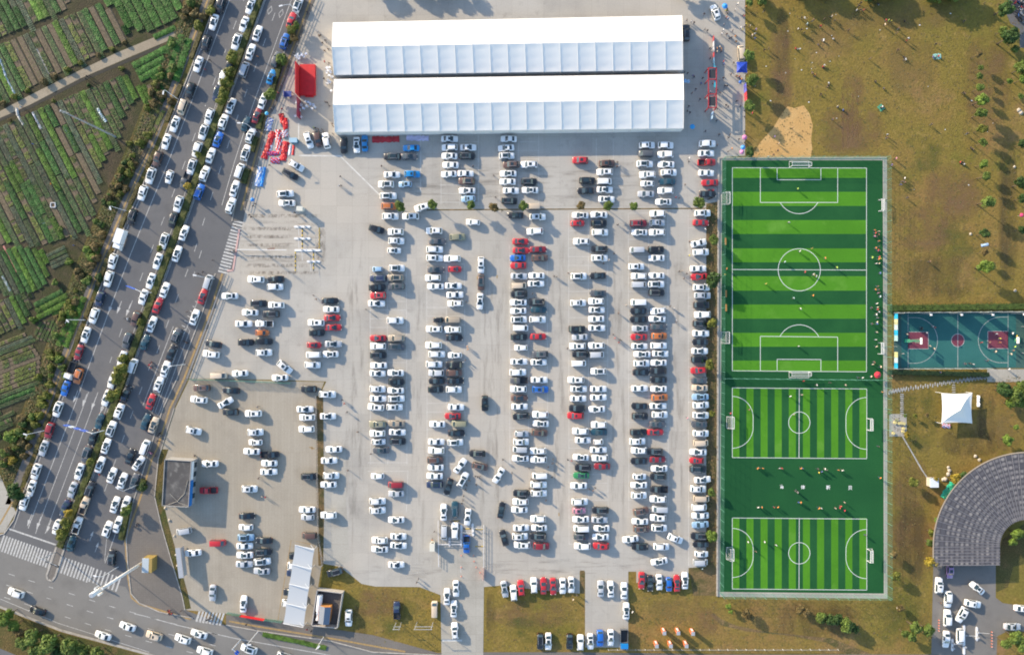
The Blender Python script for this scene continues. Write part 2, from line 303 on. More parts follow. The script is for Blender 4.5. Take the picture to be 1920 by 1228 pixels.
# footways beside the road
def along(poly, off):
    return [(x + off, y) for x, y in poly]
sheet('footway', LB[:5] + [(x - 21, y) for x, y in LB[:5]][::-1], .05, M['paver'])
sheet('footway', LB[6:9] + [(327, 765), (303, 840)] + [(x - 21, y) for x, y in (LB[6:9] + [(327, 765), (303, 840)])][::-1], .05, M['paver'])
sheet('footway', [(303, 840), (297, 860), (290, 930), (302, 982), (320, 1045), (342, 1118), (347, 1143), (362, 1158), (300, 1147), (262, 1130), (246, 1112), (240, 1060), (237, 1010), (250, 940), (268, 885), (282, 840)], .05, M['paver'])
sheet('footway', [(424, 1152), (540, 1166), (700, 1190), (830, 1226), (700, 1222), (620, 1200), (484, 1181), (424, 1170)], .05, M['paver'])
sheet('footway', [(x - 26, y) for x, y in LE] + [(x - 11, y) for x, y in LE][::-1], .05, M['paver'])
sheet('footway', [(-60, 1005), (8, 998), (30, 960), (0, 890), (-60, 930)], .05, M['concrete_apron'])
sheet('verge_south', [(-60, 1142), (0, 1141), (117, 1186), (275, 1229), (420, 1274), (200, 1330), (60, 1240), (-60, 1190)], .018, M['scrub'])
# kerbs, real steps
def kerb(name, pts, w=.3, h=.14, mat='kerb'):
    b = MB(); g = [G(x, y) for x, y in pts]
    for a, c in zip(g, g[1:]):
        d = c - a; b.box(((a.x + c.x) / 2, (a.y + c.y) / 2, h / 2 + .008), (d.length + .02, w, h), math.atan2(d.y, d.x))
    return struct(b.build(name, M[mat]))
kerb('kerb', LE + [(26, 975), (8, 1000), (-60, 1018)])
kerb('kerb', [(x - 21, y) for x, y in LB[:5]])
kerb('kerb', [(x - 21, y) for x, y in LB[6:9] + [(327, 765), (303, 840)]])
kerb('kerb', [(282, 840), (268, 885), (250, 940), (237, 1010), (240, 1060), (246, 1112), (262, 1130), (300, 1147), (362, 1158)])
kerb('kerb', [(-60, 1117), (0, 1137), (117, 1182), (275, 1225), (420, 1270)], .6)
kerb('kerb', [(424, 1171), (484, 1182), (620, 1201), (700, 1222), (830, 1228)])
kerb('kerb', ML, .35, .16); kerb('kerb', MR, .35, .16)
kerb('kerb', [(106, 1025), (88, 1078), (90, 1086), (98, 1088), (104, 1080), (121, 1027)], .5)
kerb('entrance_kerb', [(449, 430), (437, 507), (426, 508)], .5, .10, 'pink_kerb')
sheet('traffic_island', [(108, 1024), (120, 1026), (104, 1080), (98, 1086), (90, 1084), (89, 1077)], .09, M['paver'])
med = MB(); med.poly([tuple(G(x, y, .13)) for x, y in ML[::-1] + MR]); struct(med.build('median', M['dirt']))
kerb('kerb', [(x, y) for x, y in LB[9:]], .25, .12)
# tactile paving strips (orange)
def ribbon(name, pts, w, z, mat, parent=None):
    b = MB(); b.strip([G(x, y) for x, y in pts], w, z); return struct(b.build(name, M[mat]))
ribbon('tactile_strip', [(x - 8, y) for x, y in LB[:4]], .55, .056, 'yellow_paint')
ribbon('tactile_strip', [(x - 8, y) for x, y in LB[6:9] + [(327, 765), (303, 840)]] + [(285, 860), (266, 925), (235, 1012), (240, 1080), (247, 1120), (262, 1132), (319, 1149), (358, 1160)], .55, .056, 'yellow_paint')
ribbon('tactile_strip', [(430, 1164), (484, 1174), (620, 1196), (760, 1221)], .5, .056, 'yellow_paint')
ribbon('tactile_strip', [(x - 17, y) for x, y in LE[:-1]], .5, .056, 'yellow_paint')
ribbon('tactile_strip', [(24, 940), (0, 982), (-20, 995)], .5, .056, 'yellow_paint')
# ---------------------------------------------------------------- road paint
rm = MB()
def lane(pts, w=.16, z=.020, dash=None, b=rm):
    g = [G(x, y) for x, y in pts]
    if not dash: b.strip(g, w, z); return
    on, off = dash; t = 0.0; carry = 0.0
    segs = list(zip(g, g[1:])); pos = []
    for a, c in segs:
        L = (c - a).length; d = (c - a) / L; s = carry
        while s < L:
            e = min(s + on, L); b.strip([a + d * s, a + d * e], w, z); s += on + off
        carry = s - L
def mixp(A, B, t, ys):
    "a line part-way between two kerb polylines"
    def xat(Pl, y):
        for (x0, y0), (x1, y1) in zip(Pl, Pl[1:]):
            if y0 <= y <= y1: return x0 + (x1 - x0) * (y - y0) / (y1 - y0)
        return Pl[-1][0] + (y - Pl[-1][1]) * -.37
    return [(xat(A, y) * (1 - t) + xat(B, y) * t, y) for y in ys]
YS = [-118, 100, 200, 300, 390, 480, 585, 680, 765, 860, 945, 990]
lane(mixp(LE, ML, .33, YS), .18)
lane(mixp(LE, ML, .06, YS), .14)
lane(mixp(LE, ML, .70, YS[:8]), .15, dash=(2.6, 6.0))
lane(mixp(LE, ML, .94, YS), .14)
for t in (.50, .68, .86): lane(mixp(LE, ML, t, [735, 765, 860, 945, 1000]), .15)
RE = [(x - 22, y) for x, y in LB[:5]] + [(420, 480), (385, 570), (331, 710), (305, 765), (282, 840), (250, 940), (237, 1010)]
lane(mixp(MR, RE, .03, YS[:-1]), .14); lane(mixp(MR, RE, .40, YS[:8]), .15, dash=(2.4, 5.4))
lane(mixp(MR, RE, .70, YS[:4] + [385]), .16)
lane(mixp(MR, RE, .36, YS[7:-1]), .15, dash=(2.4, 5.0)); lane([(378, 470), (362, 520)], .15, dash=(2.4, 4.0))
lane([(389, 520), (352, 610), (349, 618), (300, 735), (285, 775)], .16); lane([(325, 612), (268, 760)], .16); lane([(344, 620), (352, 614), (356, 620), (300, 770), (296, 778), (291, 772), (346, 622)], .14)
for k in range(6): lane([(366 - k * 5, 565 + k * 9), (372 - k * 5, 568 + k * 9)], .2)
lane([(222, 985), (197, 1055)], .16); lane([(200, 1010), (196, 1052)], .14)
# bottom road
BR = [(-60, 1040), (0, 1058), (100, 1090), (200, 1122), (300, 1150), (420, 1180)]
lane([(x, y + 12) for x, y in BR], .16, dash=(1.9, 4.2)); lane([(x - 4, y + 33) for x, y in BR], .16, dash=(1.9, 4.2)); lane([(x - 8, y + 56) for x, y in BR], .16, dash=(1.9, 4.2))
lane([(0, 1122), (110, 1168), (180, 1190), (280, 1222)], .15); lane([(252, 1150), (270, 1154), (335, 1172), (440, 1196), (620, 1228)], .2)
lane([(17, 991), (105, 1021)], .45, .021)
# lane arrows
def arrow(px, py, ang, s=1.0):
    c = G(px, py, .022); ca, sa = math.cos(ang), math.sin(ang)
    pts = [(-.09, 2.2), (.09, 2.2), (.09, .2), (.5, .2), (0, -1.7), (-.5, .2), (-.09, .2)]
    rm.poly([(c.x + (x * ca - y * sa) * s, c.y + (x * sa + y * ca) * s, c.z) for x, y in pts][::-1])
for (x, y) in ((141, 745), (158, 752), (175, 758), (192, 764), (55, 976), (72, 982), (91, 988), (207, 577), (223, 578), (240, 583)): arrow(x, y, R(-21))
arrow(182, 1024, R(160), .8); arrow(172, 1003, R(160), .8)
for (x, y) in ((506, 20), (527, 26)):
    for a, c in (((0, -8), (4, 0)), ((4, 0), (0, 8)), ((0, 8), (-4, 0)), ((-4, 0), (0, -8))):
        lane([(x + a[0] - a[1] * .36, y + a[1]), (x + c[0] - c[1] * .36, y + c[1])], .13)
struct(rm.build('road_paint', M['worn_paint']))
# zebra crossings, each stripe its own piece
def zebra(a, b, n, d, w=.45, mat='worn_paint', z=.021):
    root = MB(); A = G(*a); B = G(*b); D = Vector((d[0], -d[1], 0)) / PPM
    o = inst('zebra_crossing', None, (0, 0, 0)); struct(o)
    for k in range(n):
        q = MB(); c = A.lerp(B, k / (n - 1)); q.strip([c, c + D], w, z); q.build('stripe', M[mat], o)
zebra((8, 1003), (106, 1038), 19, (-10, 29)); zebra((118, 1043), (172, 1062), 10, (-10, 29)); zebra((176, 1064), (226, 1082), 8, (-9, 26))
zebra((438, 414), (409, 508), 17, (20, 5), .52); zebra((376, 1141), (420, 1148), 8, (-8, 24), .6)
# ---------------------------------------------------------------- parking-bay paint
pk = MB()
for xs, y0, y1 in (((694, 726, 762), 500, 870), ((800, 837, 871), 495, 880), ((955, 990, 1026), 460, 870), ((1066, 1103, 1139), 400, 1020), ((1178, 1216, 1252), 400, 960), ((1290, 1324), 395, 1060)):
    for x in xs: lane([(x, y0), (x + 1, y1)], .09, .030, b=pk)
    y = y0
    while y < y1:
        if rnd.random() < .8: lane([(xs[0], y), (xs[-1], y)], .08, .0305, b=pk)
        y += 16.3
for xs, y0, y1 in (((827, 862, 897), 250, 385), ((936, 972, 1010), 250, 390), ((1118, 1150), 260, 330), ((788, 789), 250, 360)):
    for x in xs: lane([(x, y0), (x, y1)], .08, .030, b=pk)
    y = y0
    while y < y1 and len(xs) > 2: lane([(xs[0], y), (xs[-1], y)], .07, .0305, b=pk); y += 16.2
lane([(560, 292), (638, 293), (712, 366)], .35, .031, b=pk); lane([(560, 232), (560, 262)], .3, .031, b=pk)
lane([(765, 882), (762, 960)], .09, .03, b=pk); lane([(690, 867), (765, 867)], .09, .03, b=pk); lane([(690, 883), (765, 883)], .09, .03, b=pk)
lane([(829, 1200), (866, 1200)], .5, .04, b=pk); lane([(864, 1060), (864, 1170)], .14, .04, dash=(2.0, 3.5), b=pk)
struct(pk.build('parking_paint', M['faint_paint']))
yp = MB()
lane([(541, 1172), (520, 1169), (546, 1012), (583, 1020)], .16, .036, b=yp)
for x, y in ((895, 521), (932, 519), (585, 840), (1048, 964)): lane([(x, y - 3), (x, y + 3)], .3, .036, b=yp)
lane([(580, 838), (590, 841)], .3, .036, b=yp)
struct(yp.build('yellow_road_paint', M['yellow_paint']))
gut = MB(); lane([(800, 394), (1340, 391)], .35, .031, b=gut); struct(gut.build('drain_gutter', M['dirt']))
# ================================================================= football turf
turf = sheet('turf', [(1354, 301), (1655, 301), (1657, 1112), (1350, 1109)], .040, M['turf_dark'])
sheet('fence_walk', [(1346, 297), (1663, 296), (1664, 1122), (1345, 1118)], .034, M['concrete_apron'])
def stripes(rects, mat):
    me = {}
    for x0, y0, x1, y1 in rects:
        b = MB(); b.poly([tuple(G(x, y, .044)) for x, y in ((x0, y1), (x1, y1), (x1, y0), (x0, y0))]); b.build('turf_stripe', mat, turf)
SY = [315, 334, 360, 386.5, 413, 439, 466, 492, 518, 545, 571, 597.5, 624, 650, 676, 696]
for i in range(15): stripes([(1373, SY[i], 1624.5, SY[i + 1])], M['turf_light' if i % 2 == 0 else 'turf_stripe_dark'])
for (y0, y1) in ((727, 858), (970.5, 1104)):
    for i in range(19):
        w = 251.5 / 19; stripes([(1373 + i * w, y0, 1373 + (i + 1) * w, y1)], M['turf_light' if i % 2 == 0 else 'turf_stripe_dark'])
ln = MB(); ZL = .050
def wl_(pts, closed=False):
    pts = pts + pts[:1] if closed else pts
    for a, c in zip(pts, pts[1:]): ln.strip([G(*a), G(*c)], .125, ZL)
def arc(cx, cy, r, a0, a1, n=40):
    ln.strip([G(cx + r * math.cos(R(a0 + (a1 - a0) * k / n)), cy + r * math.sin(R(a0 + (a1 - a0) * k / n))) for k in range(n + 1)], .125, ZL + .001)
wl_([(1373, 315), (1624.5, 315.5), (1624.5, 697), (1373, 695)], True); wl_([(1373, 505.5), (1624.5, 506.5)]); arc(1498.5, 506, 39.5, 0, 360, 72)
wl_([(1425.5, 315), (1425.5, 380), (1570.5, 380), (1570.5, 315)]); wl_([(1457, 315), (1457, 337.5), (1539, 337.5), (1539, 315)])
wl_([(1425.5, 696), (1425.5, 630.5), (1570.5, 632), (1570.5, 696)]); wl_([(1457, 696), (1457, 673.5), (1539, 674), (1539, 696)])
arc(1498, 361, 40, 28.5, 151.5, 30); arc(1498.5, 650, 41, 207, 333, 30)
for y0, y1, cy, h in ((727, 857.5, 791.5, 9.5), (970.5, 1103.5, 1036, 7)):
    wl_([(1373, y0), (1625, y0 + 2), (1625, y1 + 2), (1373, y1)], True); wl_([(1498.5, y0), (1498, y1 + 1)]); arc(1498.5, cy + .5, 20, 0, 360, 48)
    arc(1373, cy - h, 39, -90, 0, 16); arc(1373, cy + h, 39, 0, 90, 16); wl_([(1412, cy - h), (1412, cy + h)])
    arc(1625, cy - h + 2, 39, 180, 270, 16); arc(1625, cy + h + 2, 39, 90, 180, 16); wl_([(1586, cy - h + 2), (1586, cy + h + 2)])
ln.build('pitch_lines', M['white_paint'], turf)
# characters painted on the turf
for ch, x, y in (("\u80b2", 1466, 912.5), ("\u4f53", 1505.5, 913.5), ("\u65af", 1552.7, 914), ("\u8d1d", 1594, 914.6)):
    cu = bpy.data.curves.new('glyph', 'FONT'); cu.body = ch; cu.size = 1.25; cu.align_x = 'CENTER'; cu.align_y = 'CENTER'; cu.offset = .02
    to = bpy.data.objects.new('glyph', cu); col.objects.link(to)
    me = bpy.data.meshes.new_from_object(to.evaluated_get(bpy.context.evaluated_depsgraph_get()))
    bpy.data.objects.remove(to); me.materials.clear(); me.materials.append(M['white_paint'])
    o = inst('painted_character', me, tuple(G(x, y, .047)), 0, turf)
from collections import defaultdict
# ================================================================= plants
def crown_mesh(seed, n=1300, lumps=11, size=.15):
    r = random.Random(seed); b = MB(); cs = []
    for k in range(lumps):
        a = r.uniform(0, 6.283); d = r.uniform(.25, .62); cs.append((d * math.cos(a), d * math.sin(a), r.uniform(-.35, .45), r.uniform(.32, .5)))
    cs.append((0, 0, .25, .5))
    for k in range(n):
        x, y, z, q = r.choice(cs); v = Vector((r.gauss(0, 1), r.gauss(0, 1), r.gauss(.25, 1))).normalized() * q * r.uniform(.55, 1.05)
        p = Vector((x, y, z)) + v; s = size * r.uniform(.6, 1.25)
        nrm = (v.normalized() + Vector((r.uniform(-.7, .7), r.uniform(-.7, .7), r.uniform(-.3, .7)))).normalized()
        u = nrm.cross(Vector((0, 0, 1)));
        if u.length < .05: u = Vector((1, 0, 0))
        u.normalize(); w = nrm.cross(u); t = r.uniform(0, 3.14)
        u, w = u * math.cos(t) + w * math.sin(t), w * math.cos(t) - u * math.sin(t)
        b.add([p - u * s, p - w * s * .55, p + u * s, p + w * s * .55], [[0, 1, 2, 3]])
    return b.mesh('crown', M['leaf'])
CROWN = [crown_mesh(k + 1) for k in range(5)]
BUSH = [crown_mesh(20 + k, 900, 8, .17) for k in range(3)]
tb = MB(); tb.tube([(0, 0, 0), (.02, 0, .5), (0, .02, 1)], .16, 7, 0, .08)
for a in (0, 2.1, 4.2): tb.tube([(0, 0, .75), (.35 * math.cos(a), .35 * math.sin(a), 1.15)], .06, 5, 0, .03)
TRUNK = tb.mesh('trunk', M['bark'], True)
GREEN = {'d': (.036, .070, .016), 'g': (.088, .128, .024), 'y': (.115, .125, .020), 'o': (.235, .175, .022), 'b': (.13, .095, .035), 'l': (.105, .16, .024)}
GWORD = {'d': 'dark green', 'g': 'mid green', 'y': 'yellowish green', 'o': 'golden yellow', 'b': 'brownish', 'l': 'light green'}
TREES = []
def trees(place, data, group, hk=1.0, bush=False):
    for t in data.split():
        f = t.split(','); TREES.append((place, float(f[0]), float(f[1]), float(f[2]), f[3], group, hk, bush))
trees('in the row of trees across the lot', '750,387,9,g 812,384,9,g 884,384,8,g 926,389,8,b 980,385,9,g 1089,385,8,b 1140,387,9,g 1187,387,8,g 1309,381,11,g', 'small trees across the lot', 1.2)
trees('beside the pitch fence', '1337,450,9,g 1337,525,13,d 1335,606,8,y 1332,683,9,y 1334,775,6,y 1335,922,7,g 1333,1005,11,l', 'shrubs beside the pitch fence', .9)
trees('on the planted median', '437,107,11,y 430,135,9,y 425,156,10,y 420,175,10,y 413,190,9,y 352,350,7,o 226,690,11,y 221,708,12,y 212,741,11,y 231,672,8,y 128,963,8,o 124,980,10,y 115,1000,11,y 300,466,6,y 262,604,6,y 170,866,7,y 372,290,6,y', 'trees on the median', .9)
trees('on the footway beside the outer lane', '545,57,9,y 530,112,11,g 507,177,11,g 556,48,6,g 237,957,9,g 268,912,8,d 552,70,7,b', 'trees beside the outer lane', .9)
trees('at the lower left corner footway', '28,920,13,d 40,930,8,d', 'trees at the lower left corner', 1.)
trees('along the right edge of the lawn', '1838,128,5,g 1837,143,6,g 1838,165,7,g 1843,187,11,l 1840,213,9,g 1842,242,8,y 1843,268,7,g 1844,308,7,l 1848,330,8,g 1852,378,11,g 1847,438,8,d 1849,500,12,l 1846,473,6,b 1834,102,6,b', 'trees along the lawn edge', 1.35)
trees('by the motorcycle yard at the upper right', '1891,70,15,d 1885,15,14,d 1880,58,7,g 1904,92,7,g 1916,128,11,g 1893,152,5,l 1918,148,9,l 1918,270,8,d 1916,345,11,d 1917,372,8,d 1918,430,8,d 1914,180,5,g', 'trees at the upper right edge', 1.2)
trees('beside the paving right of the tents', '1405,104,10,g 1410,152,11,g 1404,200,10,g 1406,285,8,d 1405,4,7,g', 'trees right of the tents', 1.2)
trees('near the arena roof', '1907,1000,10,l 1898,1015,7,l 1745,1053,10,o 1755,1047,8,g 1793,900,10,o 1808,895,9,d 1748,998,7,y 1712,905,9,y 1744,1018,7,g 1757,975,5,l 1755,897,4,o 1889,825,9,l 1905,800,5,l 1679,1080,8,y 1674,1040,7,b', 'trees and shrubs round the arena roof', 1.)
trees('at the lower drive', '1715,1175,11,g 1741,1182,11,g 1711,1194,9,g 1697,1188,7,g 1905,1195,12,g 1885,1205,9,g 1918,1210,12,g', 'trees at the lower drive', 1.2)
trees('below the football turf', '1513,1148,8,b 1538,1157,10,g 1560,1164,11,d 1588,1170,13,g 1572,1160,9,d 1600,1178,9,d 1500,1142,7,b 1400,1150,9,b 1366,1137,5,l 1370,1146,4,l 1410,1158,6,b 1688,1140,6,b', 'shrubs below the football turf', .8)
trees('beyond the court path at the right edge', '1882,733,13,d 1903,742,14,g 1916,728,12,g 1895,757,9,l 1915,755,10,l 1878,724,8,d', 'shrubs at the right edge', 1.)
trees('beside the stepping stones', '1700,815,5,o 1716,779,4,y 1667,775,3,g 1697,779,3,g 1738,778,4,b', 'shrubs by the stepping stones', .8)
trees('in the garden below the lower road', '8,1158,13,l 26,1172,10,l 18,1150,8,l 60,1192,15,g 92,1203,17,g 42,1205,12,g 128,1212,16,g 72,1218,13,g 180,1225,13,g 155,1220,12,g 108,1222,12,d 36,1186,9,b', 'trees below the lower road', 1.1)
trees('among the vegetable plots', '62,600,7,l 60,780,8,g 22,820,12,l 38,812,9,g 10,850,9,g 22,862,8,o 8,870,8,g 115,430,5,g 130,490,7,l 105,530,6,g 95,705,5,g', 'bushes among the plots', .8, True)
trees('on the scrubby bank between plots and road', """395,20,9,y 382,32,8,b 368,28,9,b 350,20,8,b 372,48,10,y 360,8,8,g 345,35,6,b 300,178,6,b 320,192,7,b 225,335,8,b 212,352,7,b 205,372,8,b 250,292,6,y 262,270,9,y 278,255,8,y 235,355,7,b
190,440,8,b 178,462,10,b 182,484,9,b 172,500,9,b 165,528,9,g 152,520,8,b 146,508,8,b 186,520,8,d 165,470,8,l 172,482,9,l 118,690,7,g 122,705,7,g 112,672,8,l 95,720,8,y 88,742,8,y 82,760,8,y 74,778,8,y 66,796,8,y 58,816,8,y 54,836,7,b 45,855,7,b""", 'bushes on the roadside bank', .6, True)
trees('just above the tents', '690,-38,16,g 760,-34,14,d 800,-26,12,g 830,-27,13,g 862,-27,12,g 1276,-14,12,g 1300,-22,12,d', 'trees above the tents', .8)
trees('above the lawn', '1500,-24,20,g 1545,-22,18,d 1640,-20,20,d 1672,-24,18,d 1755,-24,24,g 1790,-26,22,g 1425,-6,14,g', 'trees above the lawn', .65)
# ---------------------------------------------------------------- hedges
def hedge(pts, w, h, c, label, dens=26, group='clipped hedges', z=.05, size=.17):
    g = [G(x, y) for x, y in pts]; o0 = g[0]; b = MB()
    for a, d in zip(g, g[1:]):
        L = (d - a).length; u = (d - a) / L; nn = Vector((-u.y, u.x, 0))
        b.box((((a + d) / 2).x - o0.x, ((a + d) / 2).y - o0.y, h * .4), (L, w * .72, h * .78), math.atan2(u.y, u.x), 0)
        for k in range(int(L * w * dens)):
            s = rnd.uniform(0, L); q = rnd.uniform(-.5, .5); hh = h * rnd.uniform(.55, 1.0) * (1 - abs(q) ** 3 * 3)
            p = a + u * s + nn * q * w - o0; b.leaf((p.x, p.y, hh), size * rnd.uniform(.6, 1.3), 0, .55)
    o = b.build('hedge', M['leaf'], None, False, (o0.x, o0.y, z)); o.color = (*c, 1)
    return tag(o, label, 'hedge', group)
hedges = []
for i in range(len(ML) - 1):
    a = ((ML[i][0] + MR[i][0]) / 2, (ML[i][1] + MR[i][1]) / 2); d = ((ML[i + 1][0] + MR[i + 1][0]) / 2, (ML[i + 1][1] + MR[i + 1][1]) / 2)
    hedge([a, d], 2.2, .9, (.070, .078, .020), ordw(i + 1) + ' stretch from the top of the median hedge dividing the road', 26, 'median hedge')
hl = [(-10, 15), (60, 110), (160, 186), (205, 228), (282, 312), (345, 383), (400, 424), (470, 536), (565, 592), (612, 640), (668, 735), (775, 805), (820, 847), (872, 900), (925, 950)]
for i, (y0, y1) in enumerate(hl):
    q = mixp(LE, LE, 0, [y0, y1]); hedge([(x - 6, y) for x, y in q], 1.5, .8, (.085, .072, .024), ordw(i + 1) + ' clipped hedge from the top on the kerb beside the plots', 24, 'kerb hedges beside the plots')
hr = [((553, 50), (541, 82)), ((531, 105), (508, 182)), ((492, 214), (486, 243)), ((482, 258), (473, 285)), ((466, 318), (458, 345)), ((245, 940), (229, 1010)), ((272, 898), (262, 918))]
for i, (a, d) in enumerate(hr): hedge([a, d], 1.9, 1.0, (.058, .068, .018), ordw(i + 1) + ' hedge block from the top along the outer lane footway', 24, 'hedges along the outer lane')
hedge([(1664, 578), (1960, 574)], 2.2, 1.3, (.055, .085, .018), 'long green hedge above the basketball court', 22, None)
hedge([(493, 1188), (560, 1202), (612, 1214)], 1.5, .3, (.07, .13, .02), 'bright green planted strip between lower footway and road', 30, None)
hedge([(1664, 697), (1850, 702)], 1.6, 1.4, (.022, .040, .014), 'dark hedge below the basketball court fence', 22, None)
# ---------------------------------------------------------------- vegetable beds
def bed_mesh(kind, seed):
    r = random.Random(seed); b = MB()        # unit bed: x in 0..1 (length 10 m), y in -.5..+.5
    b.add([(0, -.5, 0), (1, -.5, 0), (1, .5, 0), (0, .5, 0), (0, -.38, .16), (1, -.38, .16), (1, .38, .16), (0, .38, .16)], [[4, 5, 6, 7], [0, 1, 5, 4], [3, 7, 6, 2], [0, 4, 7, 3], [1, 2, 6, 5]], 1)
    def lf(x, y, z, s):
        a = r.uniform(0, 6.28); u = (math.cos(a) * s / 10, math.sin(a) * s / 1.4, r.uniform(-.3, .5) * s); w = (-math.sin(a) * s * .6 / 10, math.cos(a) * s * .6 / 1.4, r.uniform(-.3, .3) * s)
        b.add([(x - u[0], y - u[1], z - u[2]), (x - w[0], y - w[1], z - w[2]), (x + u[0], y + u[1], z + u[2]), (x + w[0], y + w[1], z + w[2])], [[0, 1, 2, 3]])
    if kind == 'lush':
        for k in range(1500): y = r.uniform(-.47, .47); lf(r.random(), y, .18 + .26 * (1 - (y / .5) ** 2) * r.uniform(.5, 1), .14 * r.uniform(.7, 1.2))
    elif kind == 'rows':
        for y in (-.33, -.11, .11, .33):
            for k in range(34):
                for q in range(6): lf((k + .5) / 30 + r.uniform(-.006, .006), y + r.uniform(-.07, .07), .2 + r.uniform(0, .14), .12)
    elif kind == 'patchy':
        for k in range(700):
            x = r.random()
            if math.sin(x * 23 + seed) + math.sin(x * 9.1 + seed * 2) > -.9: lf(x, r.uniform(-.42, .42), .18 + r.uniform(0, .18), .12)
    elif kind == 'sparse':
        for k in range(50): lf(r.random(), r.uniform(-.4, .4), .18, .12)
    return b.mesh('bed', [M['leaf'], M['bedsoil']])
M['bedsoil'] = plain('bed_soil', (.125, .094, .06), .95, noise=.35, ns=2.5)
BEDS = {k: [bed_mesh(k, s) for s in range(3)] for k in ('lush', 'rows', 'patchy', 'sparse')}
def clip_t(poly, o, d, nn, u):
    ts = []
    for (ax, ay), (bx, by) in zip(poly, poly[1:] + poly[:1]):
        ua = (ax - o[0]) * nn[0] + (ay - o[1]) * nn[1] - u; ub = (bx - o[0]) * nn[0] + (by - o[1]) * nn[1] - u
        if ua * ub < 0:
            f = ua / (ua - ub); ts.append((ax + (bx - ax) * f - o[0]) * d[0] + (ay + (by - ay) * f - o[1]) * d[1])
    ts.sort(); return [(ts[i], ts[i + 1]) for i in range(0, len(ts) - 1, 2)]
CROPS = [('lush', (.085, .165, .022), 'lush green'), ('lush', (.042, .11, .024), 'deep green'), ('rows', (.065, .12, .04), 'planted in green rows'), ('patchy', (.105, .135, .027), 'patchy yellow green'),
         ('rows', (.08, .12, .07), 'in grey green rows'), ('sparse', (.06, .08, .02), 'bare brown'), ('patchy', (.058, .11, .025), 'patchy dark green'), ('sparse', (.05, .06, .03), 'freshly dug')]
WGT = [24, 20, 16, 15, 10, 8, 16, 5]
def field(place, poly, d, w, crops=None, split=120):
    L = math.hypot(*d); d = (d[0] / L, d[1] / L); nn = (-d[1], d[0]); o = poly[0]
    us = [(x - o[0]) * nn[0] + (y - o[1]) * nn[1] for x, y in poly]; u = min(us) + w * .5; r = random.Random(int(o[0] * 3 + o[1] * 17)); num = defaultdict(int); out = []
    while u < max(us) - w * .3:
        for t0, t1 in clip_t(poly, o, d, nn, u):
            t0 += 2; t1 -= 2
            if t1 - t0 < 8: continue
            cuts = [t0]
            while t1 - cuts[-1] > split: cuts.append(cuts[-1] + r.uniform(.35, .75) * min(split, t1 - cuts[-1]))
            cuts.append(t1)
            for a, c in zip(cuts, cuts[1:]):
                if c - a < 7: continue
                k, colr, wd = r.choices(crops or CROPS, None if crops else WGT)[0]
                x = o[0] + nn[0] * u + d[0] * a; y = o[1] + nn[1] * u + d[1] * a; ln_ = (c - a - 2) / PPM
                p = G(x, y, .01); v = r.uniform(.8, 1.45)
                ob = inst('vegetable_bed', BEDS[k][r.randrange(3)], p, math.atan2(-d[1], d[0]), None, tuple(q * v for q in colr), (ln_, w * .97 / PPM, 1.0))
                num[wd] += 1; tag(ob, ordw(min(num[wd], 69)) + ' ' + wd + ' vegetable bed from the ' + ('left' if nn[0] > 0 else 'right') + ', ' + place, 'vegetable bed', 'vegetable beds')
        u += w * r.uniform(.9, 1.15)
D1 = (.45, .89)
ribbon('ditch', [(-20, 230), (0, 225), (56, 201), (150, 152), (240, 114), (300, 88)], .9, .019, 'ditch')
LUSH = [CROPS[0], CROPS[1]]; LD = [('lush', (.050, .135, .022), 'deep green')]
field('top left corner plot', [(-60, -60), (130, -60), (130, 20), (0, 75), (-15, 80)], D1, 12)
field('plot above the farm path', [(-15, 88), (0, 83), (130, 28), (190, 4), (246, 62), (238, 80), (100, 147), (0, 198), (-15, 204)], D1, 12)
field('plot by the top road bank', [(165, -60), (360, -60), (335, 38), (285, 62), (250, 60), (196, 0)], D1, 15, LD)
field('single bed above the farm path', [(285, 67), (330, 46), (335, 54), (290, 76)], (.9, -.42), 11, LD)
field('plot below the path bend', [(255, 160), (300, 156), (322, 168), (300, 190), (268, 208)], D1, 10)
field('dry plot beside the bank', [(262, 245), (298, 192), (322, 206), (284, 268)], (.45, -.9), 9, [CROPS[3], CROPS[5], CROPS[6]])
field('narrow plot above the bank', [(238, 300), (262, 262), (285, 278), (258, 322)], (.5, -.87), 9, [CROPS[3], CROPS[5], CROPS[7]])
field('below the path end', [(320, 70), (358, 60), (336, 158), (305, 152)], (-.3, .95), 15, LD)
field('left below the path end', [(245, 120), (318, 84), (302, 150), (262, 152)], (.88, -.47), 13, LD)
field('big plot below the farm path', [(-15, 243), (95, 194), (232, 139), (262, 185), (235, 215), (228, 262), (205, 290), (185, 330), (190, 360), (175, 400), (163, 435), (118, 452), (85, 462), (40, 455), (-15, 465)], D1, 11.5)
field('small cross plot by the pole', [(85, 477), (121, 460), (133, 490), (100, 512)], (.88, -.42), 7.5, [CROPS[2], CROPS[4]])
field('plot at mid left', [(-15, 474), (35, 460), (82, 468), (96, 512), (86, 540), (62, 552), (0, 552), (-15, 556)], D1, 10)
field('plot left of the bushes', [(0, 562), (48, 545), (62, 552), (60, 580), (52, 608), (0, 632), (-15, 638)], D1, 10.5)
field('lush plot by the bank', [(64, 572), (118, 540), (134, 555), (116, 590), (70, 600)], (.88, -.45), 11, LUSH)
field('tall crop strip by the bank', [(132, 555), (160, 555), (128, 655), (101, 650)], (-.35, .93), 13, [CROPS[0]])
field('dark rows by the bank', [(70, 603), (117, 593), (98, 645), (64, 640)], (-.4, .9), 6, [CROPS[6]])
field('lower left plot', [(-15, 650), (50, 622), (62, 640), (80, 668), (78, 700), (66, 742), (20, 758), (-15, 768)], (.93, -.36), 8.2)
field('bottom left plot', [(-15, 776), (28, 766), (24, 800), (-15, 830)], (.9, -.42), 9)
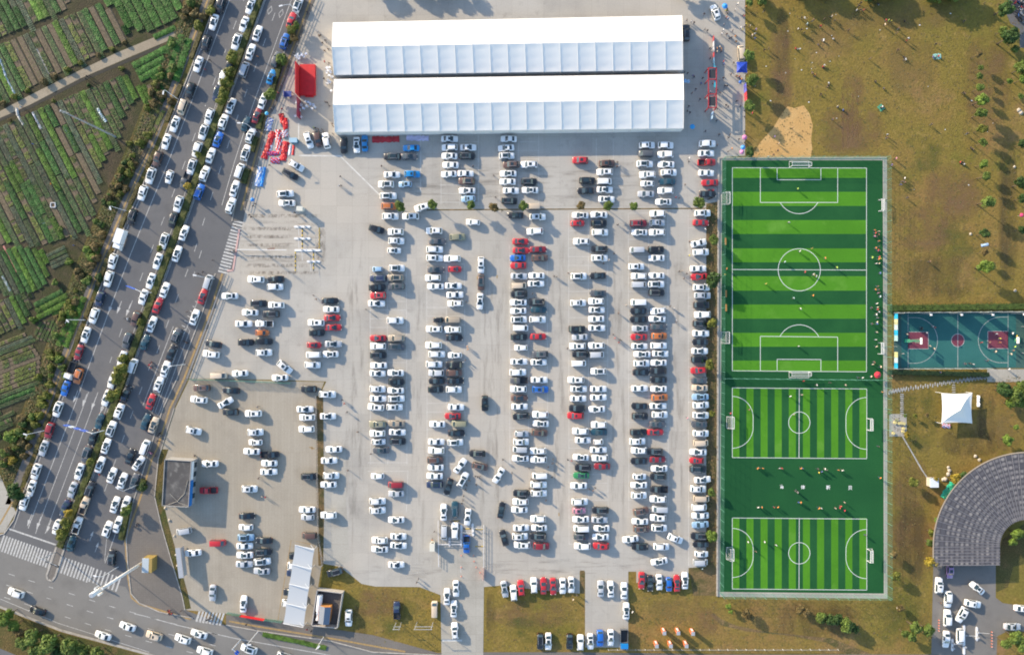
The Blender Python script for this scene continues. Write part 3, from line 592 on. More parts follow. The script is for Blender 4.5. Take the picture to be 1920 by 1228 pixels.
trees('along the farm path verge', '6,196,6,b 28,182,6,y 52,170,5,y 82,154,7,b 102,142,6,b 126,132,6,y 152,118,5,y 184,104,5,b 210,92,5,y 234,80,5,b 20,226,4,b 100,190,4,y 166,159,4,d 228,130,5,y', 'bushes along the farm path', .6, True)
rb_ = random.Random(99); xs_ = []
for q in range(70):
    y = rb_.uniform(10, 890); (x, _), = mixp(LE, LE, 0, [y]); xs_.append('%.0f,%.0f,%.1f,%s' % (x - rb_.uniform(31, 60), y, rb_.uniform(4, 8), rb_.choice('ggyydlbb')))
trees('along the outer bank of the plots', ' '.join(xs_), 'bushes on the outer bank', .6, True)
# rough growth on the bank: too many stems to count
b = MB()
for k in range(11000):
    y = rnd.uniform(-10, 900); (x, _), = mixp(LE, LE, 0, [y]); off = rnd.uniform(-56, -27); p = G(x + off, y)
    b.leaf((p.x, p.y, rnd.uniform(.08, .45)), rnd.uniform(.12, .3), rnd.choice((0, 0, 1, 2)), .5)
stuff(b.build('bank_weeds', [plain('weed_green', (.06, .08, .02), .8), plain('weed_dry', (.16, .11, .045), .8), plain('weed_olive', (.09, .085, .03), .8)]))
b = MB()
for k in range(2600):
    y = rnd.uniform(385, 1060); x = rnd.uniform(1326, 1345); p = G(x, y)
    b.leaf((p.x, p.y, rnd.uniform(.05, .35)), rnd.uniform(.1, .26), rnd.choice((0, 1, 1, 2)), .5)
stuff(b.build('fence_weeds', [plain('weed_green_b', (.06, .075, .022), .8), plain('weed_dry_b', (.19, .12, .055), .8), plain('weed_olive_b', (.10, .085, .03), .8)]))
# dry tufts over the lawns
b = MB(); k = 0
while k < 6000:
    x = rnd.uniform(640, 1919); y = rnd.uniform(2, 1226)
    ok = (x > 1400 and y < 292) or (x > 1668 and y < 572) or (1668 < x < 1748 and 705 < y < 1222) or (1745 < x < 1915 and 705 < y < 850) or (1295 < x < 1740 and 1125 < y < 1222) or (1182 < x < 1300 and 1105 < y < 1220) or (908 < x < 1085 and 1116 < y < 1220) or (650 < x < 825 and 1102 < y < 1212)
    if not ok: continue
    k += 1; p = G(x, y); b.leaf((p.x, p.y, rnd.uniform(.03, .09)), rnd.uniform(.10, .32), rnd.choice((0, 0, 1, 2)), .85)
stuff(b.build('grass_tufts', [plain('tuft_dry', (.175, .135, .05), .9), plain('tuft_green', (.085, .095, .025), .9), plain('tuft_brown', (.14, .095, .042), .9)]))

tk = defaultdict(list) if 'defaultdict' in globals() else {}
for i, t in enumerate(TREES): tk.setdefault((t[0], t[4]), []).append((t[2], t[1], i))
trk = {}
for k, L_ in tk.items():
    for n_, (_, _, i) in enumerate(sorted(L_)): trk[i] = (n_ + 1, len(L_))
for i, (place, x, y, r, c, group, hk, bush) in enumerate(TREES):
    h = random.Random(i * 7 + 3); rad = r / PPM * 1.22; ht = (rad * 1.35 + 1.5) * hk; zc = ht - rad * .55
    if bush: zc = rad * .45
    p = P(x, y, zc); kw = 'bush' if bush else 'tree'
    n_, tot = trk[i]; base = GWORD[c] + ' ' + kw
    lab = (ordw(n_) + ' ' + base + ' from the top ' + place) if tot > 1 else 'the only ' + base + ' ' + place
    t = thing('bush' if bush else 'tree', lab, kw, (p.x, p.y, .0), 0, group)
    g = GREEN[c]; v = h.uniform(.85, 1.2); g = tuple(q * v for q in g)
    s = rad
    inst('crown', h.choice(BUSH if (bush or zc < rad * 1.0) else CROWN), (0, 0, zc), h.uniform(0, 6.28), t, g, (s, s, s * h.uniform(.75, .95)))
    inst('trunk', TRUNK, (0, 0, 0), h.uniform(0, 6.28), t, None, (max(.5, rad * .5), max(.5, rad * .5), max(.3, zc - rad * .15)))
# ================================================================= vehicles
M['car_paint'] = objcol('car_paint', .35, .5, .6)
M['car_glass'] = plain('car_glass', (.022, .040, .050), .08, spec=.8)  # blue-green base colour stands in for some of the reflected sky
M['tyre'] = plain('tyre', (.02, .02, .02), .8)
M['trim'] = plain('trim', (.03, .03, .032), .5)
M['lamp'] = plain('lamp_lens', (.75, .75, .72), .15)
M['tail'] = plain('tail_lens', (.45, .02, .02), .2)
CARP = {}
def car_meshes(kind, L, W, H, st):
    """st: list of (x fraction -.5..+.5 front positive, half-width factor, top height, top half-width factor, tag of the span that follows)"""
    hw = W / 2; prof = []
    for (x, wf, zt, tf, tg) in st:
        h = hw * wf; belt = min(zt - .07, .93 if kind != 'van' else 1.02); belt = max(belt, .5)
        p = [(h * .92, .24), (h, .48), (h * .99, belt), (h * tf, zt - .035), (h * tf * .88, zt), (0, zt + .025)]
        ring = [(x * L, y, z) for y, z in p] + [(x * L, -y, z) for y, z in p[-2::-1]]
        prof.append(ring)
    n = 11; parts = {k: MB() for k in ('body', 'windscreen', 'rear_window', 'left_window', 'right_window')}
    for i in range(len(st) - 1):
        tg = st[i][4]
        for j in range(n - 1):
            q = [prof[i][j], prof[i][j + 1], prof[i + 1][j + 1], prof[i + 1][j]]
            k = 'body'
            if tg == 'ws' and j in (4, 5): k = 'windscreen'
            elif tg == 'rw' and j in (4, 5): k = 'rear_window'
            elif tg == 'cab' and j == 2: k = 'left_window'
            elif tg == 'cab' and j == 7: k = 'right_window'
            parts[k].add(q, [[0, 1, 2, 3]])
    b = parts['body']
    b.add(prof[0], [list(range(n))]); b.add(prof[-1], [list(range(n))[::-1]])
    b.add([r[0] for r in prof] + [r[-1] for r in prof], [[i, i + 1, len(st) + i + 1, len(st) + i] for i in range(len(st) - 1)], 1)
    cx = next(s[0] for s in st if s[4] == 'ws') * L - .25
    for sg in (-1, 1): b.box((cx, sg * (hw + .09), .98), (.16, .20, .13), 0, 0)
    for sg in (-1, 1):
        b.box((L * .485, sg * hw * .68, .66), (.10, hw * .32, .12), 0, 2); b.box((-L * .488, sg * hw * .72, .80), (.08, hw * .3, .14), 0, 3)
    res = {}
    for k, mb in parts.items():
        if not mb.f: continue
        mats = [M['car_paint'], M['trim'], M['lamp'], M['tail']] if k == 'body' else M['car_glass']
        me = mb.mesh(k, mats, True)
        bm = bmesh.new(); bm.from_mesh(me); bmesh.ops.remove_doubles(bm, verts=bm.verts[:], dist=.002)
        bmesh.ops.recalc_face_normals(bm, faces=bm.faces[:])
        if k != 'body' :
            for f in bm.faces:
                c = f.calc_center_median()
                if f.normal.dot(Vector((c.x * .3, c.y, 1.0 if 'window' not in k or k == 'rear_window' else .2))) < 0: f.normal_flip()
        bm.to_mesh(me); bm.free(); res[k] = me
    CARP[kind] = dict(L=L, W=W, H=H, me=res)
S_ = [(.5, .62, .66, .8, ''), (.485, .80, .70, .8, ''), (.44, .93, .78, .84, ''), (.36, .98, .84, .86, ''), (.22, 1, .93, .86, 'ws')]
car_meshes('sedan', 4.7, 1.84, 1.46, S_ + [(.045, .985, 1.41, .84, 'cab'), (-.08, .98, 1.45, .84, 'cab'), (-.20, .975, 1.40, .83, 'rw'), (-.345, .97, 1.06, .86, ''), (-.45, .93, 1.03, .80, ''), (-.49, .82, .92, .80, ''), (-.5, .70, .70, .8, '')])
S_ = [(.5, .66, .74, .8, ''), (.485, .84, .80, .82, ''), (.44, .95, .90, .85, ''), (.36, .99, .97, .88, ''), (.235, 1, 1.05, .88, 'ws')]
car_meshes('suv', 4.65, 1.92, 1.72, S_ + [(.10, .99, 1.60, .87, 'cab'), (-.05, .985, 1.70, .87, 'cab'), (-.36, .97, 1.66, .86, 'rw'), (-.455, .95, 1.20, .80, ''), (-.49, .88, 1.0, .80, ''), (-.5, .78, .8, .8, '')])
S_ = [(.5, .64, .66, .8, ''), (.48, .84, .74, .82, ''), (.42, .95, .84, .85, ''), (.24, 1, .95, .86, 'ws')]
car_meshes('hatchback', 3.95, 1.72, 1.50, S_ + [(.08, .985, 1.43, .86, 'cab'), (-.08, .98, 1.49, .86, 'cab'), (-.34, .97, 1.42, .84, 'rw'), (-.45, .94, 1.02, .80, ''), (-.49, .85, .88, .80, ''), (-.5, .72, .7, .8, '')])
S_ = [(.5, .78, .78, .86, ''), (.485, .93, .92, .88, ''), (.45, .98, 1.05, .90, ''), (.405, 1, 1.14, .90, 'ws')]
car_meshes('van', 4.35, 1.70, 1.90, S_ + [(.26, .99, 1.80, .92, 'cab'), (.1, .99, 1.88, .93, 'cab'), (-.42, .985, 1.88, .93, 'cab'), (-.47, .98, 1.82, .92, 'rw'), (-.488, .96, 1.15, .86, ''), (-.5, .9, .8, .86, '')])
S_ = [(.5, .70, .66, .82, ''), (.47, .92, .85, .84, ''), (.40, .98, 1.0, .86, 'ws')]
car_meshes('mini', 2.95, 1.5, 1.62, S_ + [(.2, .98, 1.55, .86, 'cab'), (0, .98, 1.60, .86, 'cab'), (-.40, .97, 1.55, .84, 'rw'), (-.47, .93, 1.1, .8, ''), (-.5, .8, .8, .8, '')])
S_ = [(.5, .70, .74, .82, ''), (.485, .86, .84, .84, ''), (.43, .96, .96, .86, ''), (.27, 1, 1.06, .88, 'ws')]
car_meshes('pickup', 5.2, 1.86, 1.75, S_ + [(.15, .985, 1.66, .86, 'cab'), (.05, .98, 1.72, .86, 'cab'), (-.05, .98, 1.66, .86, 'rw'), (-.085, .98, 1.02, .86, ''), (-.10, .98, .60, .90, ''), (-.47, .98, .60, .90, ''), (-.5, .95, .58, .9, '')])
wb = MB(); wb.tube([(0, -.1, 0), (0, .1, 0)], .32, 12, 0); wb.tube([(0, -.108, 0), (0, .108, 0)], .19, 8, 1)
WHEEL = wb.mesh('wheel', [M['tyre'], M['grey_metal']])
def panel_mesh(l, w):
    b = MB(); r = .08
    pts = [(-l / 2 + r, -w / 2), (l / 2 - r, -w / 2), (l / 2, -w / 2 + r), (l / 2, w / 2 - r), (l / 2 - r, w / 2), (-l / 2 + r, w / 2), (-l / 2, w / 2 - r), (-l / 2, -w / 2 + r)]
    b.prism(pts, -.02, .014); return b.mesh('sunroof', M['car_glass'])
SUNROOF = {'small': panel_mesh(.55, .80), 'mid': panel_mesh(.85, .86), 'pano': panel_mesh(1.55, .98)}
rb = MB(); rb.box((0, 0, 0), (1.9, .06, .07)); RAIL = rb.mesh('roof_rail', M['grey_metal'])
bb = MB()
for d in (((0, .88, .2), (1.9, .06, .42)), ((0, -.88, .2), (1.9, .06, .42)), ((-.95, 0, .2), (.06, 1.82, .42)), ((.93, 0, .22), (.06, 1.82, .46))): bb.box(*d)
bb.box((0, 0, -.0), (1.84, 1.70, .04), 0, 1); BED = bb.mesh('cargo_bed', [M['car_paint'], M['trim']])
KN = {'s': 'sedan', 'u': 'suv', 'h': 'hatchback', 'v': 'van', 'm': 'mini', 'p': 'pickup'}
KNAME = {'sedan': 'sedan', 'suv': 'sport_utility_vehicle', 'hatchback': 'hatchback', 'van': 'minivan', 'mini': 'microcar', 'pickup': 'pickup_truck'}
KWORD = {'sedan': 'sedan', 'suv': 'SUV', 'hatchback': 'hatchback', 'van': 'minivan', 'mini': 'microcar', 'pickup': 'pickup truck'}
COL = {'w': ('white', (.80, .80, .79)), 'k': ('black', (.012, .013, .016)), 'g': ('dark grey', (.085, .09, .10)), 's': ('silver', (.45, .47, .50)), 'r': ('red', (.44, .022, .028)),
       'b': ('blue', (.012, .12, .46)), 'n': ('brown', (.115, .065, .05)), 'c': ('beige', (.58, .47, .35)), 'o': ('orange', (.50, .15, .035)), 'd': ('dark red', (.24, .018, .026)),
       't': ('dark teal', (.014, .058, .085)), 'p': ('pink', (.62, .25, .33)), 'e': ('green', (.03, .20, .07)), 'l': ('light blue', (.27, .42, .58)), 'v': ('navy', (.018, .03, .075)),
       'm': ('mauve', (.28, .17, .33)), 'y': ('olive', (.27, .26, .17)), 'q': ('bright blue', (.01, .23, .55)), 'j': ('greyish gold', (.34, .28, .21))}
CARS = []      # (section, x, y, colour, kind, angle)
def section(key, data, ang=0.0, flip=None):
    for t in data.split():
        f = t.split(','); x, y = float(f[0]), float(f[1]); cd = f[2]; a = float(f[3]) if len(f) > 3 else ang
        h = random.Random(int(x * 31 + y * 977)); c = cd[0]
        k = cd[1] if len(cd) > 1 else ('s' if h.random() < (.60 if c == 'w' else .45) else 'u')
        fl = (h.random() < .5) if flip is None else flip
        if len(f) > 4: fl = f[4] == 'f'
        CARS.append((key, x, y, c, KN[k], a, fl, h))
# angle: clockwise degrees in plan from pointing right; positions are plan survey pixels
section('sb_out', """414,10,ku 401,42,ws 387,81,ku 372,121,ws 357,170,ku 343,202,cv 328,233,ws 312,266,ws 296,298,nu 283,330,w 268,362,w 248,407,ku 212,490,wu 204,523,wu
188,560,vu 177,592,wu 161,628,ws 148,661,ds 147,705,ou 123,728,bs 109,767,wu 93,807,du 82,840,ss 68,884,wu 59,915,ws 46,942,wu""", 109, False)
section('sb_in', """470,12,w 458,46,ws 444,79,wu 431,122,ks 419,147,wu 408,175,vu 393,219,wu 382,248,wu 370,281,wu 360,313,wu 348,338,gp 335,383,wu 325,413,ku 308,452,w 296,490,w
283,527,ws 269,557,ws 255,598,nu 239,638,gu 229,673,ws 211,713,ws 200,746,ws 187,790,ts 174,820,ks 162,852,gu 149,884,ws 136,918,ss 122,952,vs 108,988,wu""", 110, False)
section('sb_mid', "318,332,wh", 109, False)
section('nb_in', """483,63,ws 470,98,ws 459,131,sv 433,199,ws 419,229,wu 409,262,bs 395,292,ws 384,326,wu 374,360,bu 345,437,ws 332,476,ws 309,544,ws 296,573,rs 285,608,ws 272,642,ts
250,686,wv 236,738,ks 224,771,w 209,804,wu 199,836,ws 188,871,ws 169,917,ku 158,948,cp 145,985,wp 134,1019,ts,105""", 110, True)
section('nb_out', """559,9,wu 546,39,rs 534,78,bu 518,112,gu 509,145,qs 493,190,ws 482,217,ds 461,233,ts 470,255,wu 461,287,wu 450,321,wv 440,354,w 433,386,w 391,529,sv 380,556,rs 365,595,w
331,629,gu 321,661,ks 310,692,ws 298,721,wu 283,753,rs 273,791,ts 288,797,cs 273,838,wv 244,856,ks 260,868,ws,125 210,891,ws 230,901,ws 252,902,gs 216,946,ws 236,945,ws 202,992,wu 221,983,ws 210,1045,ku,92""", 109, True)
section('south_road', "30,1111,wu 70,1145,ks 193,1191,ws 239,1174,ws 289,1191,cu 373,1188,ws 343,1197,wu 384,1220,wu 467,1216,wu 533,1229,sv", 17, True)
section('tent_west', "579,263,wu,72 596,261,nu,78 612,264,wu,78 645,273,ku,90 669,272,ws,89 684,269,qs,89 556,311,wu,28 544,327,ku,28 535,364,wu,-3 538,381,ws,2")
section('upper', """771,278,qs 735,294,ku 767,294,gs 735,328,ws 773,327,qu 724,346,wu 760,346,lh 728,368,wu 730,387,ou 792,389,wu,-14
843,261,ws 843,277,wu 878,277,ws 843,293,ws 876,293,ku 845,310,ws 842,327,ws,-4 873,326,ws 875,340,nu 876,358,ws 878,373,lh,-4 954,261,ws 949,278,ws,-5 950,293,wu 958,309,nu 992,309,wu 953,326,ws 952,341,ws 992,341,ku 958,358,ws 994,357,ws 955,377,ku 999,388,cv
1088,301,ru 1138,307,nu 1134,323,wu 1101,339,ku 1133,341,wv 1098,358,ks 1134,356,ws 1137,374,ws 1213,273,wu 1248,273,wu 1211,289,gv 1248,290,wu 1209,308,wu 1249,309,ws 1214,328,wu 1254,324,wu 1214,345,wh 1251,341,ts 1211,364,ss 1248,358,wu 1244,379,ws
1326,270,wu 1324,288,ws 1325,305,rp 1324,325,ws 1331,343,rs 1327,364,ks""")
section('main', """732,406,wu 770,406,wu 706,430,ku,17 742,435,wu 743,452,wu 739,470,wh 708,505,lm 744,503,wu 709,522,vu 741,521,ju 707,539,ku 743,537,gu 709,554,ru 706,569,ws 814,433,wu 820,453,gs 815,468,wu 815,484,wu 817,506,gs 812,521,wu 817,537,ws
887,417,wh,3 858,445,yu,-3 848,485,wu 853,505,rh 850,536,ws 853,553,ws 854,569,wu 967,404,ks 1008,407,wu 1003,434,wu,-3 976,453,rs 977,470,rs 1009,468,ds 971,484,bs 1012,484,nu 972,498,rs 973,518,ss 1006,517,ws 973,536,cv 1005,532,ws 973,551,ku 972,567,ws 1006,566,ku
972,583,ws 1010,581,ts 973,599,wu 1008,599,wu 976,615,wv 973,632,ku 1009,631,rs 977,652,wh 973,678,ws 1013,664,gu 1010,679,ws 971,698,wu 973,713,gp 1011,712,ws 972,729,wu 1013,730,bu
741,601,wu 709,634,rs 743,634,ju 709,649,wu 744,650,gu 709,666,ku 710,685,ws 708,700,ws 742,699,ws 743,716,ku 708,729,wu 742,732,ws 814,617,wu 822,600,km 849,600,jv 849,618,wu 852,633,ks 813,647,wu 819,664,wu 853,666,wh 814,683,wu 851,684,ku 818,699,su 852,699,nu 819,714,ks 854,714,ks 817,730,ku 851,730,wu
709,747,ws 743,747,wu 705,763,wu,5 740,763,wu 708,795,yu 743,794,js 708,812,wu 745,810,ws 710,828,wh 746,827,ku 714,844,gs 855,763,ws 849,780,rs 820,795,ws 861,794,yv 856,812,ks 818,828,ws 854,829,wu 818,844,wu 816,862,nu 817,876,ws 815,892,ws 815,908,vu
974,746,ns 974,762,ws 977,780,ku,-4 978,813,sh 977,828,wu 975,842,sv 976,859,ws 1013,777,wu 1014,794,ws 1012,811,nu,5 1009,845,wu 1010,861,wu 1012,891,wv 1010,908,wu 1010,924,wu 977,924,ku 976,940,wu 974,955,ws 1009,972,wu 977,989,ws 1011,989,ws 975,1005,wu 1009,1005,ku 979,1021,wu 1015,1023,du
1088,404,ws 1083,419,rh 1123,403,ws 1123,419,ku 1125,436,wu 1090,453,wu 1124,467,ku 1124,484,wu 1085,518,wu 1121,517,ks 1121,550,gs 1084,568,wu 1118,565,wu 1119,581,ws 1118,598,ws 1119,615,ws 1082,617,ku 1087,632,ss 1083,649,wu 1118,648,wu 1088,664,ku 1119,665,sv 1085,681,wv 1122,696,wu 1080,712,wu 1085,729,ws 1122,729,ws
1084,747,ws 1122,745,ws 1082,765,ku 1119,767,ws 1079,779,ru 1123,796,wu 1088,808,wu 1123,810,ts 1093,825,ws 1122,828,wm 1122,843,ws 1089,857,ws,3 1125,858,wu 1093,876,ku 1129,874,ds 1090,891,es 1085,910,ws 1087,940,wu 1086,957,ph 1126,956,ku 1089,973,ws 1124,974,ss 1090,990,wv 1128,990,ws 1090,1005,gu 1126,1006,ws 1092,1023,wu 1127,1023,ru
1197,419,du 1233,401,wu 1232,418,su 1199,436,ws 1232,436,wu 1194,469,sv 1230,468,ku 1231,484,ws 1193,500,wu 1198,518,wu 1231,517,ws 1198,534,sv 1230,533,wu 1231,549,ku 1197,567,wv 1197,583,ks 1234,583,wu,-4 1197,599,ks 1232,598,ws 1200,616,ss 1235,613,gs 1198,632,rs 1236,630,ou 1199,649,ws 1235,648,wu 1204,664,ws 1238,663,ws 1203,681,wu 1235,680,ws 1202,698,ks 1234,695,ku 1235,712,ks 1199,728,ws 1235,729,ws
1237,745,ou 1199,761,ks 1234,761,ws 1200,780,ku 1237,777,wu 1233,795,gs 1197,810,ku 1229,810,rs 1195,827,wu 1198,844,wu 1228,846,ku 1198,864,ks 1233,861,ds 1236,878,ws 1199,893,wh 1234,893,ku 1198,909,ws 1236,917,kp 1198,928,wu 1234,935,wu 1202,958,nu,-8 1237,954,sv 1234,970,wu 1200,977,ws 1236,989,wu 1203,991,nu 1182,1010,ws,-8 1266,1009,wu,22 1200,1024,ku 1240,1024,wu 1236,1052,ws,-10
1317,400,wu 1314,418,rs 1310,456,ws,-12 1314,473,wu,-3 1309,504,ws 1311,519,rs,-4 1315,539,wu 1317,554,su 1315,572,ku 1317,590,wu 1314,607,ku 1314,625,ws 1313,641,ks 1312,658,ws 1311,674,ku 1310,694,ru,-3 1311,713,gs 1312,727,cs 1313,744,ls 1314,759,wu,-3 1314,778,wu 1311,795,gs 1314,812,wu 1314,830,cv 1309,847,ws 1306,863,rh 1309,879,ku
1317,899,ws,-4 1309,916,wu 1315,934,cv 1311,950,wv 1313,966,ws 1313,983,ls,-4 1311,1004,ku 1314,1020,ks 1315,1038,wh 1313,1053,sv""")
section('aisle', """902,497,wu,90 902,530,nu,90 900,565,ws,91 909,756,ku,88 895,850,ku,3 900,874,nu,12 863,873,ws,-52 868,899,wu,-62 841,912,ks,-72 935,891,ws,-58 940,956,ks,98 945,1008,ku,75""")
section('low_main', """708,892,wh 742,908,dv 743,925,ss 708,939,wu 708,956,wu 743,974,ws 747,1005,ws 712,1012,wu 712,1029,ws 747,1022,ws,5 743,1058,ws""")
section('gate', "832,960,ws,90 853,955,tu,90 877,969,ws,97 833,998,sv,90 853,995,wu,90 875,1020,bp,90")
section('west_lot', """480,524,wu 517,523,ks 516,538,wu 431,555,ws 485,569,ku 518,572,wu 469,586,ws 508,589,ku 457,607,ws 496,607,wp 492,624,oh 461,642,ku 495,640,ku 495,661,wu 400,645,ks,12 396,664,wu,8 534,688,wu,40 525,708,ws 411,704,cv 450,700,ws,-2
619,564,ks 621,580,ws 623,596,rs 593,605,wu 625,614,rs 594,624,ku 589,647,rh 625,645,ss 588,665,wv 620,664,ws 586,684,wu""")
section('taxi', """378,727,nu 433,732,ks,4 373,749,wu,6 423,755,ws,-30 432,772,ku 475,775,wu 363,807,wu,12 479,810,wu 479,829,wh 472,846,ws 506,852,kp 505,868,ws 504,884,ws 394,869,ws 579,729,ku 572,767,ws 576,782,wu 575,804,wu 580,893,ku 576,955,ws 577,969,sh 580,1003,nv
614,739,wu 615,780,ws 626,842,ws 617,863,ws 621,891,wu 616,908,ws 616,965,wu 391,919,rp 468,916,wu 463,967,ks 461,988,wh 461,1007,lu 495,1013,ks 459,1023,ws 494,1034,ku 459,1040,ws 458,1057,ss 492,1052,wu,-4 491,1070,ss 409,1017,rv 345,995,sv,-8 362,1036,ws,-6 399,1111,ss,92 457,1132,ws,93""")
section('canopy', "557,1042,ku,4 555,1060,wu,4 553,1074,vu,4 546,1110,ku,4 544,1130,wu,4")
section('south_lawn', """628,1072,ku,-15 654,1158,wu,93 744,1144,vp,88 815,1141,cv,90 855,1103,ws,90 838,1118,ws,90 851,1141,ws,91 853,1182,wu,85
946,1104,ss,82 963,1111,wu,84 977,1102,ru,84 1001,1097,wu,88 1019,1098,rs,90 1037,1099,rs,87 1055,1098,ws,88 1071,1096,ws,88 1126,1103,ss,90 1145,1104,ws,88 1170,1107,ws,90 1174,1145,ws,90 1203,1088,rs,90 1219,1093,ks,90 1236,1091,ws,86 1254,1095,bh,88 1269,1093,rs,90 1284,1088,ws,91
1013,1202,ku,89 1028,1202,ws,91 1068,1202,ku,90 1088,1204,wu,91 1107,1202,ws,88 1125,1196,bu,90 1145,1195,ws,90""")
section('drive', "1760,1097,wu,92 1781,1071,mh,90 1777,1123,wu,91 1832,1102,ws,38 1824,1131,wu,10 1803,1152,wu,118 1776,1158,wu,91 1774,1198,ws,93 1799,1192,wv,91 1898,1174,ss,0 1917,1140,ws,3")
section('tent_east', "1341,24,wu,72 1287,62,ku,90 1389,100,cv,88")
COLX = [(726, 'first'), (780, 'second'), (836, 'third'), (885, 'fourth'), (990, 'fifth'), (1045, 'sixth'), (1104, 'seventh'), (1160, 'eighth'), (1217, 'ninth'), (1275, 'tenth'), (1400, 'eleventh')]
def place_phrase(key, x, y):
    c = next(w for lim, w in COLX if x < lim) if 690 < x < 1399 else ''
    return {'sb_out': 'in the kerbside lane beside the vegetable plots', 'sb_in': 'in the lane left of the planted median', 'sb_mid': 'between lanes left of the planted median',
            'nb_in': 'in the lane right of the planted median', 'nb_out': 'in the outer lane beside the parking lot', 'south_road': 'on the road along the bottom', 'tent_west': 'parked left of and below the red stage',
            'upper': 'above the tree row, %s column from left' % c, 'main': 'in the %s main parking column from left' % c, 'aisle': 'standing in an open aisle of the lot',
            'low_main': 'at the sparse lower left of the main lot', 'gate': 'at the lower barrier gate', 'west_lot': 'in the scattered lot left of the columns', 'taxi': 'in the fenced lower left yard',
            'canopy': 'half hidden under the white carport', 'south_lawn': 'on or beside the lower lawn', 'drive': 'on the drive below the arena roof', 'tent_east': 'right of the white event tents'}[key]
GROUP = {'sb_out': 'cars queued and parked on the road', 'sb_in': 'cars queued and parked on the road', 'sb_mid': 'cars queued and parked on the road', 'nb_in': 'cars queued and parked on the road', 'nb_out': 'cars queued and parked on the road',
         'south_road': 'cars driving on the lower road', 'upper': 'cars parked in the lot', 'main': 'cars parked in the lot', 'low_main': 'cars parked in the lot'}
def build_car(c, kind, loc, rz, label, group, h):
    A = CARP[kind]; L, W, H = A['L'], A['W'], A['H']; cw, rgb = COL[c]
    v = h.uniform(.9, 1.08) if c != 'w' else h.uniform(.95, 1.0)
    rgb = tuple(min(.82, x * v) for x in rgb)
    t = thing(KNAME[kind], label, {'suv': 'SUV', 'van': 'minivan', 'mini': 'microcar', 'pickup': 'pickup truck'}.get(kind, kind), loc, rz, group)
    sx = h.uniform(.96, 1.04); t.scale = (sx, h.uniform(.98, 1.02), 1)
    for nm, me in A['me'].items():
        inst({'left_window': 'side_window', 'right_window': 'side_window'}.get(nm, nm), me, (0, 0, 0), 0, t, rgb if nm == 'body' else None)
    wx = L * .30
    for x in (wx, -wx):
        for y in (W / 2 - .10, -W / 2 + .10): inst('wheel', WHEEL, (x, y, .32), 0, t)
    r = h.random()
    if kind in ('sedan', 'suv', 'hatchback'):
        xc = -.06 * L if kind == 'sedan' else -.08 * L; zt = {'sedan': 1.462, 'suv': 1.712, 'hatchback': 1.502}[kind]
        if r < .28: inst('sunroof', SUNROOF['small'], (xc + .22, 0, zt - .002), 0, t)
        elif r < .55: inst('sunroof', SUNROOF['mid'], (xc + .05, 0, zt), 0, t)
        elif r < .70 and kind == 'suv': inst('sunroof', SUNROOF['pano'], (xc - .05, 0, zt + .004), 0, t)
        if kind == 'suv' and h.random() < .6:
            for sg in (-1, 1): inst('roof_rail', RAIL, (-.11 * L, sg * .64, 1.70), 0, t)
    if kind == 'pickup': inst('cargo_bed', BED, (-L * .285, 0, .62), 0, t, rgb)
    return t
from collections import defaultdict
cnt = defaultdict(list)
for i, (key, x, y, c, kind, a, fl, h) in enumerate(CARS):
    cnt[(place_phrase(key, x, y), c, kind)].append((y, x, i))
rank = {}
for k, L_ in cnt.items():
    L_.sort()
    for n_, (_, _, i) in enumerate(L_): rank[i] = (n_ + 1, len(L_))
for i, (key, x, y, c, kind, a, fl, h) in enumerate(CARS):
    n_, tot = rank[i]; ph = place_phrase(key, x, y); base = COL[c][0] + ' ' + KWORD[kind]
    lab = (ordw(n_) + ' ' + base + ' from the top, ' + ph) if tot > 1 else 'the only ' + base + ' ' + ph
    p = P(x, y, .75); p.z = {'sb': .020, 'nb': .020, 'so': .020}.get(key[:2], .036)
    if key in ('south_lawn',): p.z = .03
    rz = -R(a + h.uniform(-1.5, 1.5)) + (math.pi if fl else 0)
    build_car(c, kind, p, rz, lab, GROUP.get(key, 'cars parked around the grounds'), h)
